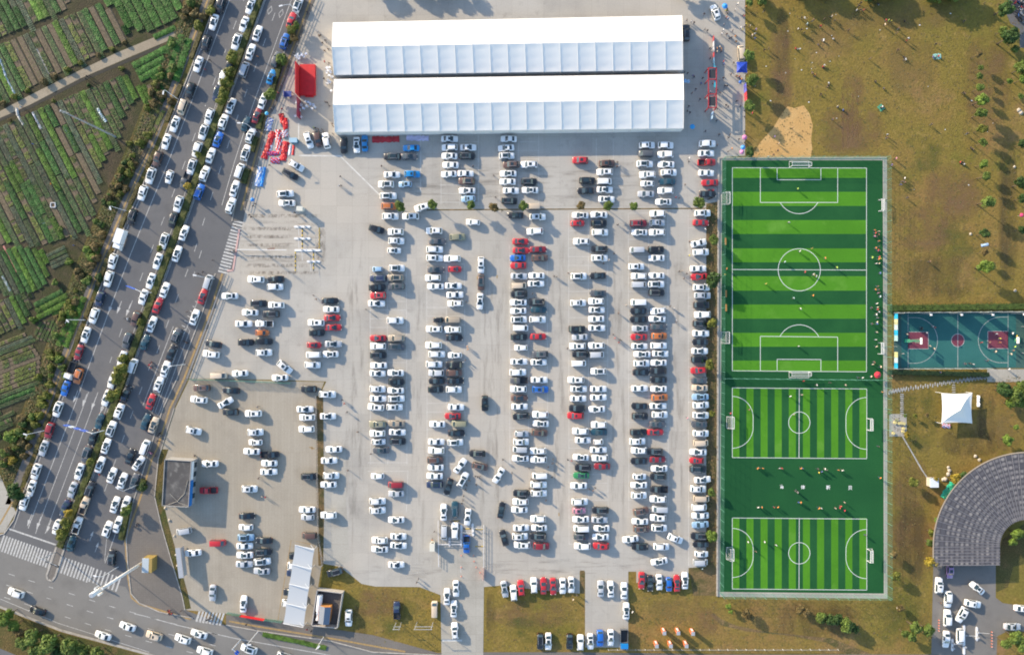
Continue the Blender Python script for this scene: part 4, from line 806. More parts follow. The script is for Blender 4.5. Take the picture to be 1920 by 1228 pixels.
# ---------------------------------------------------------------- trucks
def lorry(px, py, ang, label, cabc, boxc, L, W, H, open_bed=False, name='box_truck'):
    p = P(px, py, 1.0); p.z = .022
    t = thing(name, label, 'truck', p, -R(ang))
    cl = 1.75; b = MB(); hw = W / 2 - .05
    prof = [(L / 2, .5), (L / 2, 1.25), (L / 2 - .35, 2.15), (L / 2 - .6, 2.25), (L / 2 - cl, 2.25), (L / 2 - cl, .5)]
    n = len(prof); vs_ = [(x, -hw, z) for x, z in prof] + [(x, hw, z) for x, z in prof]
    b.add(vs_, [[i, (i + 1) % n, n + (i + 1) % n, n + i] for i in range(n)] + [list(range(n))[::-1], list(range(n, 2 * n))])
    o = b.build('cab', M['car_paint'], t); o.color = (*cabc, 1)
    g = MB(); g.add([(L / 2 + .012, -hw + .1, 1.3), (L / 2 + .012, hw - .1, 1.3), (L / 2 - .33, hw - .1, 2.13), (L / 2 - .33, -hw + .1, 2.13)], [[0, 1, 2, 3]]); g.build('windscreen', M['car_glass'], o)
    x0, x1 = -L / 2, L / 2 - cl - .12; xc = (x0 + x1) / 2; f = MB()
    f.box((0, 0, .6), (L - .2, .9, .2)); f.build('chassis', M['trim'], t)
    k = MB()
    if not open_bed: k.box((xc, 0, .75 + (H - .75) / 2), (x1 - x0, W, H - .75))
    else:
        k.box((xc, 0, .80), (x1 - x0, W, .1), 0, 1)
        for y in (-W / 2 + .03, W / 2 - .03): k.box((xc, y, .85 + (H - .85) / 2), (x1 - x0 - .14, .06, H - .85))
        for x in (x0 + .03, x1 - .03): k.box((x, 0, .85 + (H - .85) / 2), (.06, W, H - .85))
    o = k.build('cargo_box', [M['car_paint'], M['trim']], t); o.color = (*boxc, 1)
    for x in (L / 2 - .9, -L / 2 + 1.0):
        for y in (W / 2 - .15, -W / 2 + .15): inst('wheel', WHEEL, (x, y, .4), 0, t, None, 1.25)
    return t
lorry(227, 450, 109, 'white box truck in the kerbside lane beside the vegetable plots', (.78, .78, .78), (.80, .80, .80), 6.0, 2.1, 3.0)
lorry(134, 695, 109, 'small truck with white cab and dark slatted bed beside an orange SUV', (.75, .75, .75), (.07, .065, .06), 5.2, 1.9, 1.5, True, 'flatbed_truck')
lorry(1170, 1197, 90, 'blue cab tipper truck with empty grey bed at the lower lawn edge', (.01, .20, .52), (.10, .11, .13), 5.6, 2.1, 1.7, True, 'tipper_truck')
# ================================================================= white event tents
M['tent_skin'] = plain('tent_skin', (.84, .80, .735), .5, spec=.35)
M['tent_frame'] = plain('tent_frame', (.62, .64, .67), .4)
def lerp2(a, b, t): return Vector(a) + (Vector(b) - Vector(a)) * t
def big_tent(label, nw, ne, rw, re, sw, se, ze, zr, n=20):
    NW, NE, RW, RE, SW, SE = P(*nw, ze), P(*ne, ze), P(*rw, zr), P(*re, zr), P(*sw, ze), P(*se, ze)
    t = thing('event_tent', label, 'tent', (0, 0, 0))
    for i in range(n):
        f0, f1 = i / n, (i + 1) / n
        for (A0, A1, B0, B1) in ((NW, NE, RW, RE), (SW, SE, RW, RE)):
            b = MB(); nu, nv = 5, 9
            for v in range(nv + 1):
                for u in range(nu + 1):
                    e = lerp2(A0, A1, f0 + (f1 - f0) * u / nu); r = lerp2(B0, B1, f0 + (f1 - f0) * u / nu); p = lerp2(e, r, v / nv)
                    sag = .13 * math.sin(math.pi * u / nu) * (.35 + .65 * abs(math.sin(math.pi * 3 * v / nv))) * (0 if v in (0, nv) else 1)
                    b.v.append((p.x, p.y, p.z - sag))
            for v in range(nv):
                for u in range(nu):
                    q = v * (nu + 1) + u; fc = [q, q + 1, q + nu + 2, q + nu + 1]
                    b.f.append(fc if A0 is SW else fc[::-1]); b.m.append(0)
            b.build('roof_panel', M['tent_skin'], t, True)
        w = MB(); a, c = lerp2(SW, SE, f0), lerp2(SW, SE, f1); w.add([(a.x, a.y + .05, .03), (c.x, c.y + .05, .03), (c.x, c.y + .05, ze - .04), (a.x, a.y + .05, ze - .04)], [[0, 1, 2, 3]]); w.build('wall_panel', M['tent_skin'], t)
    for i in range(n + 1):
        f = i / n; b = MB(); a, r, c = lerp2(NW, NE, f), lerp2(RW, RE, f), lerp2(SW, SE, f)
        b.tube([a + Vector((0, 0, .03)), r + Vector((0, 0, .03)), c + Vector((0, 0, .03))], .035, 4); b.tube([a, (a.x, a.y, .03)], .08, 4); b.tube([c, (c.x, c.y, .03)], .08, 4)
        b.build('frame_rib', M['tent_skin'], t)
    for (a, r, c) in ((NW, RW, SW), (NE, RE, SE)):
        b = MB(); b.add([(a.x, a.y, .03), (c.x, c.y, .03), (c.x, c.y, c.z - .05), (r.x, r.y, r.z - .05), (a.x, a.y, a.z - .05)], [[0, 1, 2, 3, 4]]); b.build('gable_wall', M['tent_skin'], t)
    return t
big_tent('upper of the two long white event tents', (624, 43), (1278.5, 29.5), (622, 88), (1280, 77), (626, 141), (1280.5, 131.5), 3.8, 6.5)
big_tent('lower of the two long white event tents', (626, 149), (1281, 139.5), (624, 196.5), (1282, 187), (628, 248), (1281.5, 241), 3.8, 6.5)
# ================================================================= pitch fences and goals
M['fence_green'] = plain('fence_green', (.10, .26, .19), .5)
M['fence_grey'] = plain('fence_grey', (.36, .42, .42), .5)
def net_panel(L, H, step, r, mat):
    b = MB(); n = int(L / step); m = int(H / step)
    for i in range(n + 1): b.box((L * i / n, 0, H / 2), (r, r, H))
    for j in range(m + 1): b.box((L / 2, 0, H * j / m), (L, r, r))
    return b.mesh('mesh_panel', mat)
def post_mesh(H, r, mat):
    b = MB(); b.cyl((0, 0, 0), r, H, 8); b.cyl((0, 0, H), r * 1.3, .06, 8); return b.mesh('post', mat)
def fence(pts, H, label, bay=3.0, step=.6, r=.022, mat='fence_green', name='mesh_fence', pr=.06, group=None, z=.04):
    t = thing(name, label, 'fence', (0, 0, 0), 0, group); pm = post_mesh(H, pr, M[mat]); me = net_panel(bay, H - .15, step, r, M[mat])
    for a, c in zip(pts, pts[1:]):
        A, C = G(*a), G(*c); L = (C - A).length; n = max(1, round(L / bay)); ang = math.atan2((C - A).y, (C - A).x)
        for i in range(n):
            p = A.lerp(C, i / n); inst('post', pm, (p.x, p.y, z), 0, t); inst('mesh_panel', me, (p.x, p.y, z + .1), ang, t, None, (L / n / bay, 1, 1))
        inst('post', pm, (C.x, C.y, z), 0, t)
    return t
fence([(1355, 299), (1656, 299)], 4.0, 'green mesh fence along the top of the football turf')
fence([(1353, 302), (1349, 1110)], 4.0, 'green mesh fence left of the football turf')
fence([(1657, 302), (1659, 1113)], 4.0, 'green mesh fence right of the football turf')
fence([(1351, 1112), (1657, 1115)], 4.0, 'green mesh fence along the bottom of the football turf')
fence([(1355, 709), (1656, 712)], 3.0, 'green mesh fence dividing the large pitch from the small ones', 3.0, .6, .02)
kerb('turf_kerb', [(1347, 297), (1344.5, 1117)], .5, .25); kerb('turf_kerb', [(1346, 297), (1662, 296)], .3, .2)
def b_f(f, t): return f.build('front_frame', M['white_metal'], t)
def goal(px, py, w, d, hgt, ang, label, group):
    p = G(px, py, .045); t = thing('football_goal', label, 'goal', p, ang, group); hw = w / 2
    f = MB(); f.tube([(0, -hw, 0), (0, -hw, hgt), (0, hw, hgt), (0, hw, 0)], .075, 6); ff_ = b_f(f, t)
    f = MB()
    for y in (-hw, hw): f.tube([(0, y, hgt), (-d * .55, y, hgt), (-d, y, .05), (0, y, .05)], .045, 5)
    f.tube([(-d, -hw, .05), (-d, hw, .05)], .045, 5); f.tube([(-d * .55, -hw, hgt), (-d * .55, hw, hgt)], .04, 5); f.build('rear_frame', M['white_metal'], t)
    g = MB(); k = int(w / .3)
    for i in range(k + 1):
        y = -hw + w * i / k; g.tube([(0, y, hgt), (-d * .55, y, hgt - .03), (-d, y, .05)], .013, 3)
    for j in range(1, 8):
        s = j / 8; x, z = (-d * s * 1.1, hgt) if s < .5 else (-d * (.55 + (s - .5) * .9), hgt * (1 - (s - .5) * 2)); g.tube([(x, -hw, z), (x, hw, z)], .013, 3)
    stuff(g.build('net', M['white_metal'], ff_))
GG = 'football goals on the turf'
goal(1498, 314, 5.6, 1.7, 2.1, R(-90), 'large goal at the top end of the main pitch', GG)
goal(1497.5, 697.5, 5.6, 1.7, 2.1, R(90), 'large goal at the bottom end of the main pitch', GG)
goal(1365, 373, 3.3, 1.8, 1.9, 0, 'small spare goal upper left outside the main pitch', GG); goal(1364, 633, 3.3, 1.8, 1.9, 0, 'small spare goal lower left outside the main pitch', GG)
goal(1647, 386, 3.2, 1.4, 1.9, math.pi, 'small spare goal upper right outside the main pitch', GG); goal(1646, 653, 3.2, 1.4, 1.9, math.pi, 'small spare goal lower right outside the main pitch', GG)
goal(1372.5, 791.5, 3.3, 1.6, 2, 0, 'left goal of the upper small pitch', GG); goal(1625.5, 795, 3.3, 1.4, 2, math.pi, 'right goal of the upper small pitch', GG)
goal(1372, 1036.5, 3.4, 1.6, 2, 0, 'left goal of the lower small pitch', GG); goal(1625.5, 1039.5, 3.4, 1.4, 2, math.pi, 'right goal of the lower small pitch', GG)
M['bench_wood'] = plain('bench_wood', (.42, .19, .05), .6)
for i, (x, y) in enumerate(((1359.5, 453), (1360.5, 551), (1360.5, 577))):
    p = G(x, y, .045); t = thing('bench', ordw(i + 1) + ' orange bench from the top beside the left touchline', 'bench', p, 0, 'benches beside the touchline')
    b = MB(); b.box((0, 0, .42), (.4, 2.0, .06)); b.build('seat', M['bench_wood'], t)
    for y_ in (-.8, .8): b = MB(); b.box((0, y_, .2), (.36, .08, .38)); b.build('leg', M['dark_metal'], t)
# ================================================================= basketball court
M['court'] = ground_mat('court', [(0, 0, 0, 0, (.030, .125, .115)), (.2, 5, .4, .65, (.037, .142, .128))], .6, 0, (4., .08))
M['court_out'] = ground_mat('court_out', [(0, 0, 0, 0, (.055, .115, .10)), (.2, 5, .4, .65, (.045, .10, .09))], .7, 0, (4., .08))
M['court_key'] = plain('court_key', (.17, .035, .055), .6, noise=.1)
ct = sheet('basketball_court', [(1676, 586), (1960, 584), (1960, 690), (1676, 691)], .012, M['court_out'])
sheet('court_surface', [(1690, 589), (1905, 588), (1905, 688), (1690, 689)], .017, M['court'], ct)
sheet('court_key', [(1702.7, 622.5), (1740.5, 622.5), (1740.5, 654), (1702.7, 654)], .021, M['court_key'], ct); sheet('court_key', [(1852, 621), (1890, 621), (1890, 653.5), (1852, 653.5)], .021, M['court_key'], ct)
b = MB(); b.poly([tuple(G(1795.8 + 12 * math.cos(a), 638 - 12 * math.sin(a), .021)) for a in [k * math.pi / 16 for k in range(32)]]); b.build('centre_circle', M['court_key'], ct)
ln = MB(); ZL = .025
wl_([(1702.5, 588), (1702.5, 689)]); wl_([(1890, 588), (1890, 689)]); wl_([(1795.8, 588), (1795.8, 690)]); arc(1795.8, 638, 12, 0, 360, 40)
wl_([(1702.5, 595.5), (1716, 595.5)]); wl_([(1702.5, 681), (1716, 681)]); arc(1715, 638.2, 42.8, -90, 90, 30)
wl_([(1890, 594.5), (1877, 594.5)]); wl_([(1890, 680), (1877, 680)]); arc(1877, 637.2, 42.8, 90, 270, 30)
for x0, x1, y0, y1 in ((1702.5, 1740.5, 622.5, 654), (1852, 1890, 621, 653.5)): wl_([(x0, y0), (x1, y0), (x1, y1), (x0, y1)], True)
ln.build('court_lines', M['worn_paint'], ct)
M['hoop_green'] = plain('hoop_green', (.03, .33, .17), .4)
for px, py, ang, lb in ((1700, 639, 0, 'left basketball hoop on green stand'), (1907, 637.5, math.pi, 'right basketball hoop on green stand')):
    t = thing('basketball_hoop', lb, 'hoop', G(px, py, .02), ang)
    b = MB(); b.box((0, 0, .2), (1.4, 1.0, .4)); b.build('base', M['hoop_green'], t)
    b = MB(); b.tube([(.2, 0, .4), (.5, 0, 2.0), (2.1, 0, 3.1)], .1, 6); b.tube([(-.3, .2, .4), (1.9, .45, 2.9)], .05, 5); b.tube([(-.3, -.2, .4), (1.9, -.45, 2.9)], .05, 5); b.build('arm', M['hoop_green'], t)
    b = MB(); b.box((2.2, 0, 3.35), (.06, 1.8, 1.05)); bk_ = b.build('backboard', M['white_metal'], t)
    b = MB(); b.tube([(2.55 + .23 * math.cos(a), .23 * math.sin(a), 3.05) for a in [k * .524 for k in range(13)]], .02, 4); b.build('rim', plain('rim_orange', (.6, .12, .02)), bk_)
fence([(1674, 586.5), (1960, 584)], 3.2, 'grey mesh fence along the top of the basketball court', 3.0, .5, .02, 'fence_grey')
fence([(1674, 691), (1850, 690.5)], 2.6, 'grey mesh fence along the bottom of the basketball court', 3.0, .5, .02, 'fence_grey')
def banner(p0, p1, z0, z1, cols, label, name='banner_wall', posts=True, group=None):
    A, C = G(*p0), G(*p1); L = (C - A).length; n = len(cols); t = thing(name, label, 'banner', (A.x, A.y, .03), math.atan2((C - A).y, (C - A).x), group)
    for i, c in enumerate(cols):
        if c is None: continue
        b = MB(); b.box((L * (i + .5) / n, 0, (z0 + z1) / 2), (L / n - .02, .05, z1 - z0)); o = b.build('panel', M['stripe_obj'], t); o.color = (*c, 1)
    for i in range(n + 1 if posts else 0):
        b = MB(); b.cyl((L * i / n, -.08, 0), .04, z1, 6); b.build('post', M['grey_metal'], t)
    return t
CY, WH, YE, RD, BL, GY = (.02, .36, .62), (.72, .76, .78), (.62, .48, .06), (.55, .03, .04), (.03, .10, .42), (.25, .27, .3)
banner((1676, 588), (1676, 690), .2, 2.0, [CY, (.5, .5, .3), (.4, .52, .56), CY, (.3, .5, .52), None, None, (.5, .5, .25), (.4, .52, .56), CY], 'white and cyan advertising boards at the left end of the court')
banner((1680, 587), (1930, 585), .6, 4.6, [GY, GY, GY, GY, None, GY, GY, None, GY, None, None, GY, GY], 'dark banner panels hung on the fence above the court')
for i, (x, y) in enumerate(((1725, 589), (1781, 589), (1838, 589), (1895, 588))):
    t = thing('floodlight', ordw(i + 1) + ' floodlight from the left on the upper court fence', 'floodlight', G(x, y, .02), 0, 'court floodlights')
    b = MB(); b.cyl((0, 0, 0), .07, 5.2, 8); b.build('pole', M['grey_metal'], t); b = MB(); b.box((0, -.3, 5.3), (.6, .5, .14)); b.build('lamp_head', M['white_metal'], t)
M['shelter_green'] = plain('shelter_green', (.10, .28, .22), .5)
t = thing('shelter', 'pale green shelter roof at the right end of the court', 'shelter', G(1930, 637, 0))
b = MB(); b.box((0, 0, 2.9), (5.0, 8.0, .12)); b.build('roof', M['shelter_green'], t)
for x in (-2.3, 2.3):
    for y in (-3.8, 3.8): b = MB(); b.cyl((x, y, 0), .07, 2.9, 6); b.build('post', M['grey_metal'], t)
sheet('court_apron', [(1851, 692), (1960, 692), (1960, 716), (1851, 716)], .018, M['concrete_apron'])
# stepping stones
sp = struct(inst('stepping_stone_path', None)); M['stone'] = plain('stone', (.36, .35, .33), .9, noise=.25, ns=1.2)
sb = MB(); sb.prism([(-.13, -.42), (.13, -.42), (.15, .42), (-.14, .42)], 0, .06); STONE = sb.mesh('stone', M['stone'])
def stones(pts, n, rz, w=0):
    for k in range(n):
        f = k / (n - 1) * (len(pts) - 1); i = min(int(f), len(pts) - 2); p = G(*pts[i]).lerp(G(*pts[i + 1]), f - i)
        inst('stone', STONE, (p.x, p.y + (.18 if k % 2 else -.18) * w, .012), rz + rnd.uniform(-.08, .08), sp, None, rnd.uniform(1.0, 1.25))
stones([(1667, 735), (1700, 729), (1760, 720), (1810, 712), (1850, 707)], 54, 0, 1); stones([(1691, 739), (1691, 774)], 10, R(90)); stones([(1788, 722), (1788, 735)], 4, R(90)); stones([(1694, 821), (1712, 852), (1728, 880), (1741, 899)], 30, R(35))
sheet('stone_pad', [(1667, 776), (1699.5, 776), (1700, 818), (1667, 818)], .05, M['concrete_apron'])
M['stool_yellow'] = plain('stool_yellow', (.62, .52, .22), .6)
for i, (x, y) in enumerate(((1680, 787), (1677, 792), (1684, 793), (1689, 793), (1694, 794), (1693, 803), (1692, 809), (1674, 812))):
    b = MB(); b.cyl((0, 0, 0), .38, .42, 12, 0, .34); b.cyl((0, 0, .42), .42, .06, 12); o = b.build('stool', M['stool_yellow'], None, False, G(x, y, .05)); tag(o, ordw(i + 1) + ' round yellow stool from the top on the square pad', 'stool', 'stools on the square pad')
# pyramid tent
def pyramid(px0, py0, px1, py1, ze, zp, peak, col_, label, name='canopy_tent', legs=True):
    c = [P(px0, py0, ze), P(px1, py0, ze), P(px1, py1, ze), P(px0, py1, ze)]; pk_ = P(*peak, zp); t = thing(name, label, 'tent', (0, 0, 0)); b = MB(); n = 10
    for k in range(4):
        a, d = c[k], c[(k + 1) % 4]; mid = (c[0] + c[2]) / 2
        base = len(b.v)
        for v in range(n + 1):
            for u in range(n + 1):
                e = a.lerp(d, u / n); inw = math.sin(math.pi * u / n) * .06; e = e.lerp(Vector((mid.x, mid.y, ze)), inw)
                f = v / n; p = e.lerp(pk_, f); p.z = ze + (zp - ze) * f ** 1.55; b.v.append(tuple(p))
        for v in range(n):
            for u in range(n): q = base + v * (n + 1) + u; b.f.append([q + 1, q, q + n + 1, q + n + 2]); b.m.append(0)
    o = b.build('canopy', M['stripe_obj'], t, True); o.color = (*col_, 1)
    for q in c: b = MB(); b.cyl((q.x, q.y, 0), .06, ze, 6); b.build('post', M['white_metal'], t)
    return t
pyramid(1765, 736.5, 1823, 793.5, 2.8, 5.6, (1801, 768), (.80, .77, .70), 'cream tensile canopy tent with a central peak on the lawn')
pyramid(1381, 116.5, 1401, 137, 2.2, 3.2, (1389, 127), (.01, .05, .40), 'blue pop-up gazebo right of the event tents', 'gazebo')
# ================================================================= arena roof
AC = G(1927, 1025); ZR0 = 4.0
KR = (CAMH - ZR0) / CAMH
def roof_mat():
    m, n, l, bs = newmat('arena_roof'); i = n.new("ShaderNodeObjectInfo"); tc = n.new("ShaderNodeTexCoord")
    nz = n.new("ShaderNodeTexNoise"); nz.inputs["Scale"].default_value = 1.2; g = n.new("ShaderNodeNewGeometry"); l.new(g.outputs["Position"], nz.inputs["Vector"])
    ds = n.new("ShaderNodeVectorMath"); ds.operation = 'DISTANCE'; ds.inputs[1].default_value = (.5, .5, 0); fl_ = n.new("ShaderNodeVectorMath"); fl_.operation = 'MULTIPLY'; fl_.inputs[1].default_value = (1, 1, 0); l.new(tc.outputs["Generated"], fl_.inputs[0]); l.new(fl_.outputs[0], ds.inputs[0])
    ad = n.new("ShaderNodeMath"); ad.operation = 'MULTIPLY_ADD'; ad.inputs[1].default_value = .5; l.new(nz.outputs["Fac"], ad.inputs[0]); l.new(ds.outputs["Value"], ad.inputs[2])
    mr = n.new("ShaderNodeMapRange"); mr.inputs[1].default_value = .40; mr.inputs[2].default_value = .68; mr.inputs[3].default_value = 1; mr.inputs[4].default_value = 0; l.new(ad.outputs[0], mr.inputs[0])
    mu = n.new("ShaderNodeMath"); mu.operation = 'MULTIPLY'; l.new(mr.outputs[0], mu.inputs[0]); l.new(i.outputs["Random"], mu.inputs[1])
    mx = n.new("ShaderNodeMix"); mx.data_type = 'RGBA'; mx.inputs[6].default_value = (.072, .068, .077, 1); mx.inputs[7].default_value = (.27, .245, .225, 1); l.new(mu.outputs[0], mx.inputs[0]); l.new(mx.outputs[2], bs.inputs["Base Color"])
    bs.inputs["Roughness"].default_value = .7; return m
M['arena_roof'] = roof_mat(); M['seam'] = plain('roof_seam', (.24, .23, .245), .6); M['gutter'] = plain('roof_gutter', (.42, .34, .25), .7)
M['ocean'] = plain('arena_wall', (.30, .27, .23), .8, noise=.1)
ar = thing('arena_roof', 'grey fan-shaped arena roof with radial seams at the lower right', 'roof', (0, 0, 0))
cx, cy = P(1927, 1025, ZR0).x, P(1927, 1025, ZR0).y; R1, R0 = 176 / PPM * KR, 50 / PPM * KR; NR = 13; NS = 24
def zr(r): return ZR0 - .9 * (R1 - r) / (R1 - R0) * .5
for j in range(NR):
    a, c = R0 + (R1 - R0) * j / NR + .04, R0 + (R1 - R0) * (j + 1) / NR - .04; da = R(96) / NS
    b = MB(); g0, g1 = .025 / a, .025 / c
    tp = [(a * math.cos(g0), a * math.sin(g0), zr(a) + .06), (c * math.cos(g1), c * math.sin(g1), zr(c) + .06), (c * math.cos(da - g1), c * math.sin(da - g1), zr(c) + .06), (a * math.cos(da - g0), a * math.sin(da - g0), zr(a) + .06)]
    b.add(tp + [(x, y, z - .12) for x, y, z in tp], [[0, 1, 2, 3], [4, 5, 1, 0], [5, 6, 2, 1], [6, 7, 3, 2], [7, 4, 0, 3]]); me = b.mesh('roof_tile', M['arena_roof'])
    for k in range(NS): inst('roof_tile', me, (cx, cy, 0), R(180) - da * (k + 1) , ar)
    b = MB(); b.box(((a + c) / 2, 0, zr((a + c) / 2) + .02), (c - a, .85, .1)); me2 = b.mesh('roof_tile', M['arena_roof'])
    for k in range(6): inst('roof_tile', me2, (cx, cy - .45 - k * .87, 0), math.pi, ar)
for k in range(NS + 1):
    b = MB(); an = R(180) - R(96) / NS * k; b.tube([(cx + r * math.cos(an), cy + r * math.sin(an), zr(r) + .08) for r in (R0, R1)], .05, 4); b.build('seam_rib', M['seam'], ar)
for k in range(1, 7): b = MB(); b.tube([(cx - R0, cy - k * .87 - .015, zr(R0) + .08), (cx - R1, cy - k * .87 - .015, zr(R1) + .08)], .05, 4); b.build('seam_rib', M['seam'], ar)
path = [(cx - R1 - .2, cy - 5.3)] + [(cx + (R1 + .2) * math.cos(R(180 - q)), cy + (R1 + .2) * math.sin(R(180 - q))) for q in range(0, 98, 4)]
b = MB(); b.strip(path, .3, ZR0 + .02); b.build('gutter', M['gutter'], ar)
b = MB(); pin = [(cx - R0, cy - 5.3)] + [(cx + R0 * math.cos(R(180 - q)), cy + R0 * math.sin(R(180 - q))) for q in range(0, 98, 6)]; po = [(cx - R1 + 3.2, cy - 5.3)] + [(cx + (R1 - 3.2) * math.cos(R(180 - q)), cy + (R1 - 3.2) * math.sin(R(180 - q))) for q in range(0, 98, 6)]; pe = [(cx - R1 + .1, cy - 5.3)] + [(cx + (R1 - .1) * math.cos(R(180 - q)), cy + (R1 - .1) * math.sin(R(180 - q))) for q in range(0, 98, 6)]
for Lp, zt in ((pin, ZR0 - .5), (po, ZR0 - .2)):
    for (x0, y0), (x1, y1) in zip(Lp, Lp[1:]): b.add([(x0, y0, 0), (x1, y1, 0), (x1, y1, zt), (x0, y0, zt)], [[0, 1, 2, 3]])
b.add([(cx - R1 + 3.2, cy - 5.2, 0), (cx - R0, cy - 5.2, 0), (cx - R0, cy - 5.2, ZR0 - .5), (cx - R1 + 3.2, cy - 5.2, ZR0 - .2)], [[0, 1, 2, 3]]); b.build('outer_wall', M['ocean'], ar)
b = MB()
for (a0, a1), (c0, c1) in zip(zip(pin, pin[1:]), zip(pe, pe[1:])): b.add([(*a0, ZR0 - .56), (*a1, ZR0 - .56), (*c1, ZR0 - .12), (*c0, ZR0 - .12)], [[0, 1, 2, 3]])
b.build('roof_deck', M['dark_metal'], ar)
# ================================================================= yard office
def block(label, cat, name, corners, h, wall, roof, parapet=.25):
    c = [P(x, y, h) for x, y in corners]; t = thing(name, label, cat, (0, 0, 0))
    b = MB(); b.prism([(p.x, p.y) for p in c][::-1], 0, h); b.build('wall', wall, t)
    b = MB(); b.prism([(p.x, p.y) for p in c][::-1], h + .004, h + .09); b.build('roof', roof, t)
    for a, d in zip(c, c[1:] + c[:1]):
        b = MB(); q = (a + d) / 2; b.box((q.x, q.y, h + .18 + parapet / 2 - .05), ((d - a).length + .1, .16, parapet), math.atan2((d - a).y, (d - a).x)); b.build('parapet', wall, t)
    return t, c
M['office_wall'] = plain('office_wall', (.30, .29, .28), .8, noise=.08); M['office_roof'] = ground_mat('office_roof', [(0, 0, 0, 0, (.085, .08, .078)), (.25, 5, .45, .65, (.13, .125, .12)), (.5, 6, .55, .72, (.20, .19, .175))], .9)
t, c = block('small flat-roofed office with blue fascia in the fenced yard', 'building', 'office_building', [(310, 861), (359.5, 864), (354, 950), (305, 947)], 3.7, M['office_wall'], M['office_roof'])
A, D = c[1], c[2]; u = (D - A); L = u.length; u /= L; nn = Vector((u.y, -u.x, 0)); nn = nn if nn.x > 0 else -nn
for f0, f1, z0, z1, cc, nm in ((.02, .42, 2.5, 3.8, (.70, .74, .78), 'fascia'), (.43, .99, 2.2, 3.9, (.01, .16, .48), 'fascia')):
    b = MB(); m_ = A + u * L * (f0 + f1) / 2 + nn * .10; b.box((m_.x, m_.y, (z0 + z1) / 2), (L * (f1 - f0), .12, z1 - z0), math.atan2(u.y, u.x)); o = b.build(nm, M['stripe_obj'], t); o.color = (*cc, 1)
for f in (.12, .32, .55, .8):
    b = MB(); m_ = A + u * L * f + nn * .03; b.box((m_.x, m_.y, 1.2), (1.4, .06, 1.6), math.atan2(u.y, u.x)); b.build('window', M['car_glass'], t)
b = MB(); b.tube([P(352, 900, 3.9), P(346, 925, 3.9), P(332, 940, 3.9), P(315, 946, 3.9)], .06, 5); b.tube([P(318, 925, 3.9), P(335, 942, 3.9), P(352, 948, 3.9)], .05, 5); b.build('roof_pipe', plain('roof_pipe', (.42, .38, .32), .8), t)
# carport
M['grey_fabric'] = plain('grey_fabric', (.60, .59, .57), .6)
t = thing('carport', 'long white membrane carport in the fenced yard', 'carport', (0, 0, 0)); TLc, TRc, BLc, BRc = (553, 1021), (590, 1028), (531, 1168), (570, 1173); zc0, zc1 = 3.3, 2.5
for i in range(4):
    b = MB(); n = 6
    for v in range(n + 1):
        for u_ in range(n + 1):
            f = (i + v / n) / 4; a = lerp2(P(*TLc, zc0), P(*BLc, zc0), f); d = lerp2(P(*TRc, zc1), P(*BRc, zc1), f); p = a.lerp(d, u_ / n)
            s = math.sin(math.pi * v / n); p.z -= .07 * s; p = p + (d - a).normalized() * (.16 * s * (1 - 2 * u_ / n)); b.v.append(tuple(p))
    for v in range(n):
        for u_ in range(n): q = v * (n + 1) + u_; b.f.append([q, q + n + 1, q + n + 2, q + 1]); b.m.append(0)
    b.build('membrane', M['grey_fabric'], t, True)
for i in range(5):
    f = i / 4; a = lerp2(P(*TLc, zc0), P(*BLc, zc0), f); d = lerp2(P(*TRc, zc1), P(*BRc, zc1), f)
    b = MB(); b.tube([(d.x, d.y, 0), (d.x, d.y, zc1 + .9), a + Vector((0, 0, .1))], .09, 6); b.tube([(d.x, d.y, zc1 + .7), d.lerp(a, .2) + Vector((0, .9, .12))], .06, 5); b.build('support_arm', M['white_metal'], t)
# gas yard
M['gas_wall'] = plain('gas_wall', (.40, .37, .34), .8, noise=.15); t = thing('gas_compound', 'walled gas compound with white tank and grey shed', 'compound', (0, 0, 0)); cc = [G(598, 1101), G(645, 1107), G(635, 1172), G(588, 1167)]
for a, d in zip(cc, cc[1:] + cc[:1]): b = MB(); q = (a + d) / 2; b.box((q.x, q.y, 1.0), ((d - a).length + .22, .24, 2.0), math.atan2((d - a).y, (d - a).x)); b.build('wall', M['gas_wall'], t)
b = MB(); b.poly([(p.x, p.y, .04) for p in cc][::-1]); b.build('floor', plain('gas_floor', (.10, .09, .085), .9, noise=.2), t)
b = MB(); a, d = G(602.5, 1115, 1.4), G(598, 1158, 1.4); r_ = .8; ax = (d - a).normalized()
b.tube([a - ax * .55, a - ax * .42, a - ax * .15, a, a.lerp(d, .55), a.lerp(d, .55) + ax * .3], .8, 12); b.tube([a - ax * .6, a], .45, 12); b.build('tank', M['white_metal'], t, False)
b = MB(); b.tube([a.lerp(d, .62), a.lerp(d, .75)], .6, 10); b.tube([a.lerp(d, .75), a.lerp(d, .92)], .42, 10); b.tube([a.lerp(d, .92), d], .55, 10); b.build('vaporiser', M['white_metal'], t)
b = MB(); p = G(613, 1146); b.box((p.x, p.y, 1.3), (2.9, 4.8, 2.6), R(-6)); shed_ = b.build('shed', plain('shed_wall', (.50, .22, .06), .7), t)
for sg, cl in ((-1, (.22, .235, .26)), (1, (.10, .14, .20))):
    b = MB(); p = G(613, 1146); ca, sa = math.cos(R(-6)), math.sin(R(-6)); vs_ = []
    for x, y, z in ((0, -2.5, 3.2), (sg * 1.6, -2.5, 2.62), (sg * 1.6, 2.5, 2.62), (0, 2.5, 3.2)): vs_.append((p.x + x * ca - y * sa, p.y + x * sa + y * ca, z))
    b.add(vs_, [[0, 1, 2, 3]]); o = b.build('shed_roof', M['stripe_obj'], shed_); o.color = (*cl, 1)
M['orange'] = plain('orange_post', (.65, .27, .03), .6)
for k in range(7): b = MB(); q = G(595 - k * .9 + 2, 1112 + k * 8); b.cyl((q.x, q.y, .04), .08, 1.1, 6); b.build('bollard', M['orange'], t)
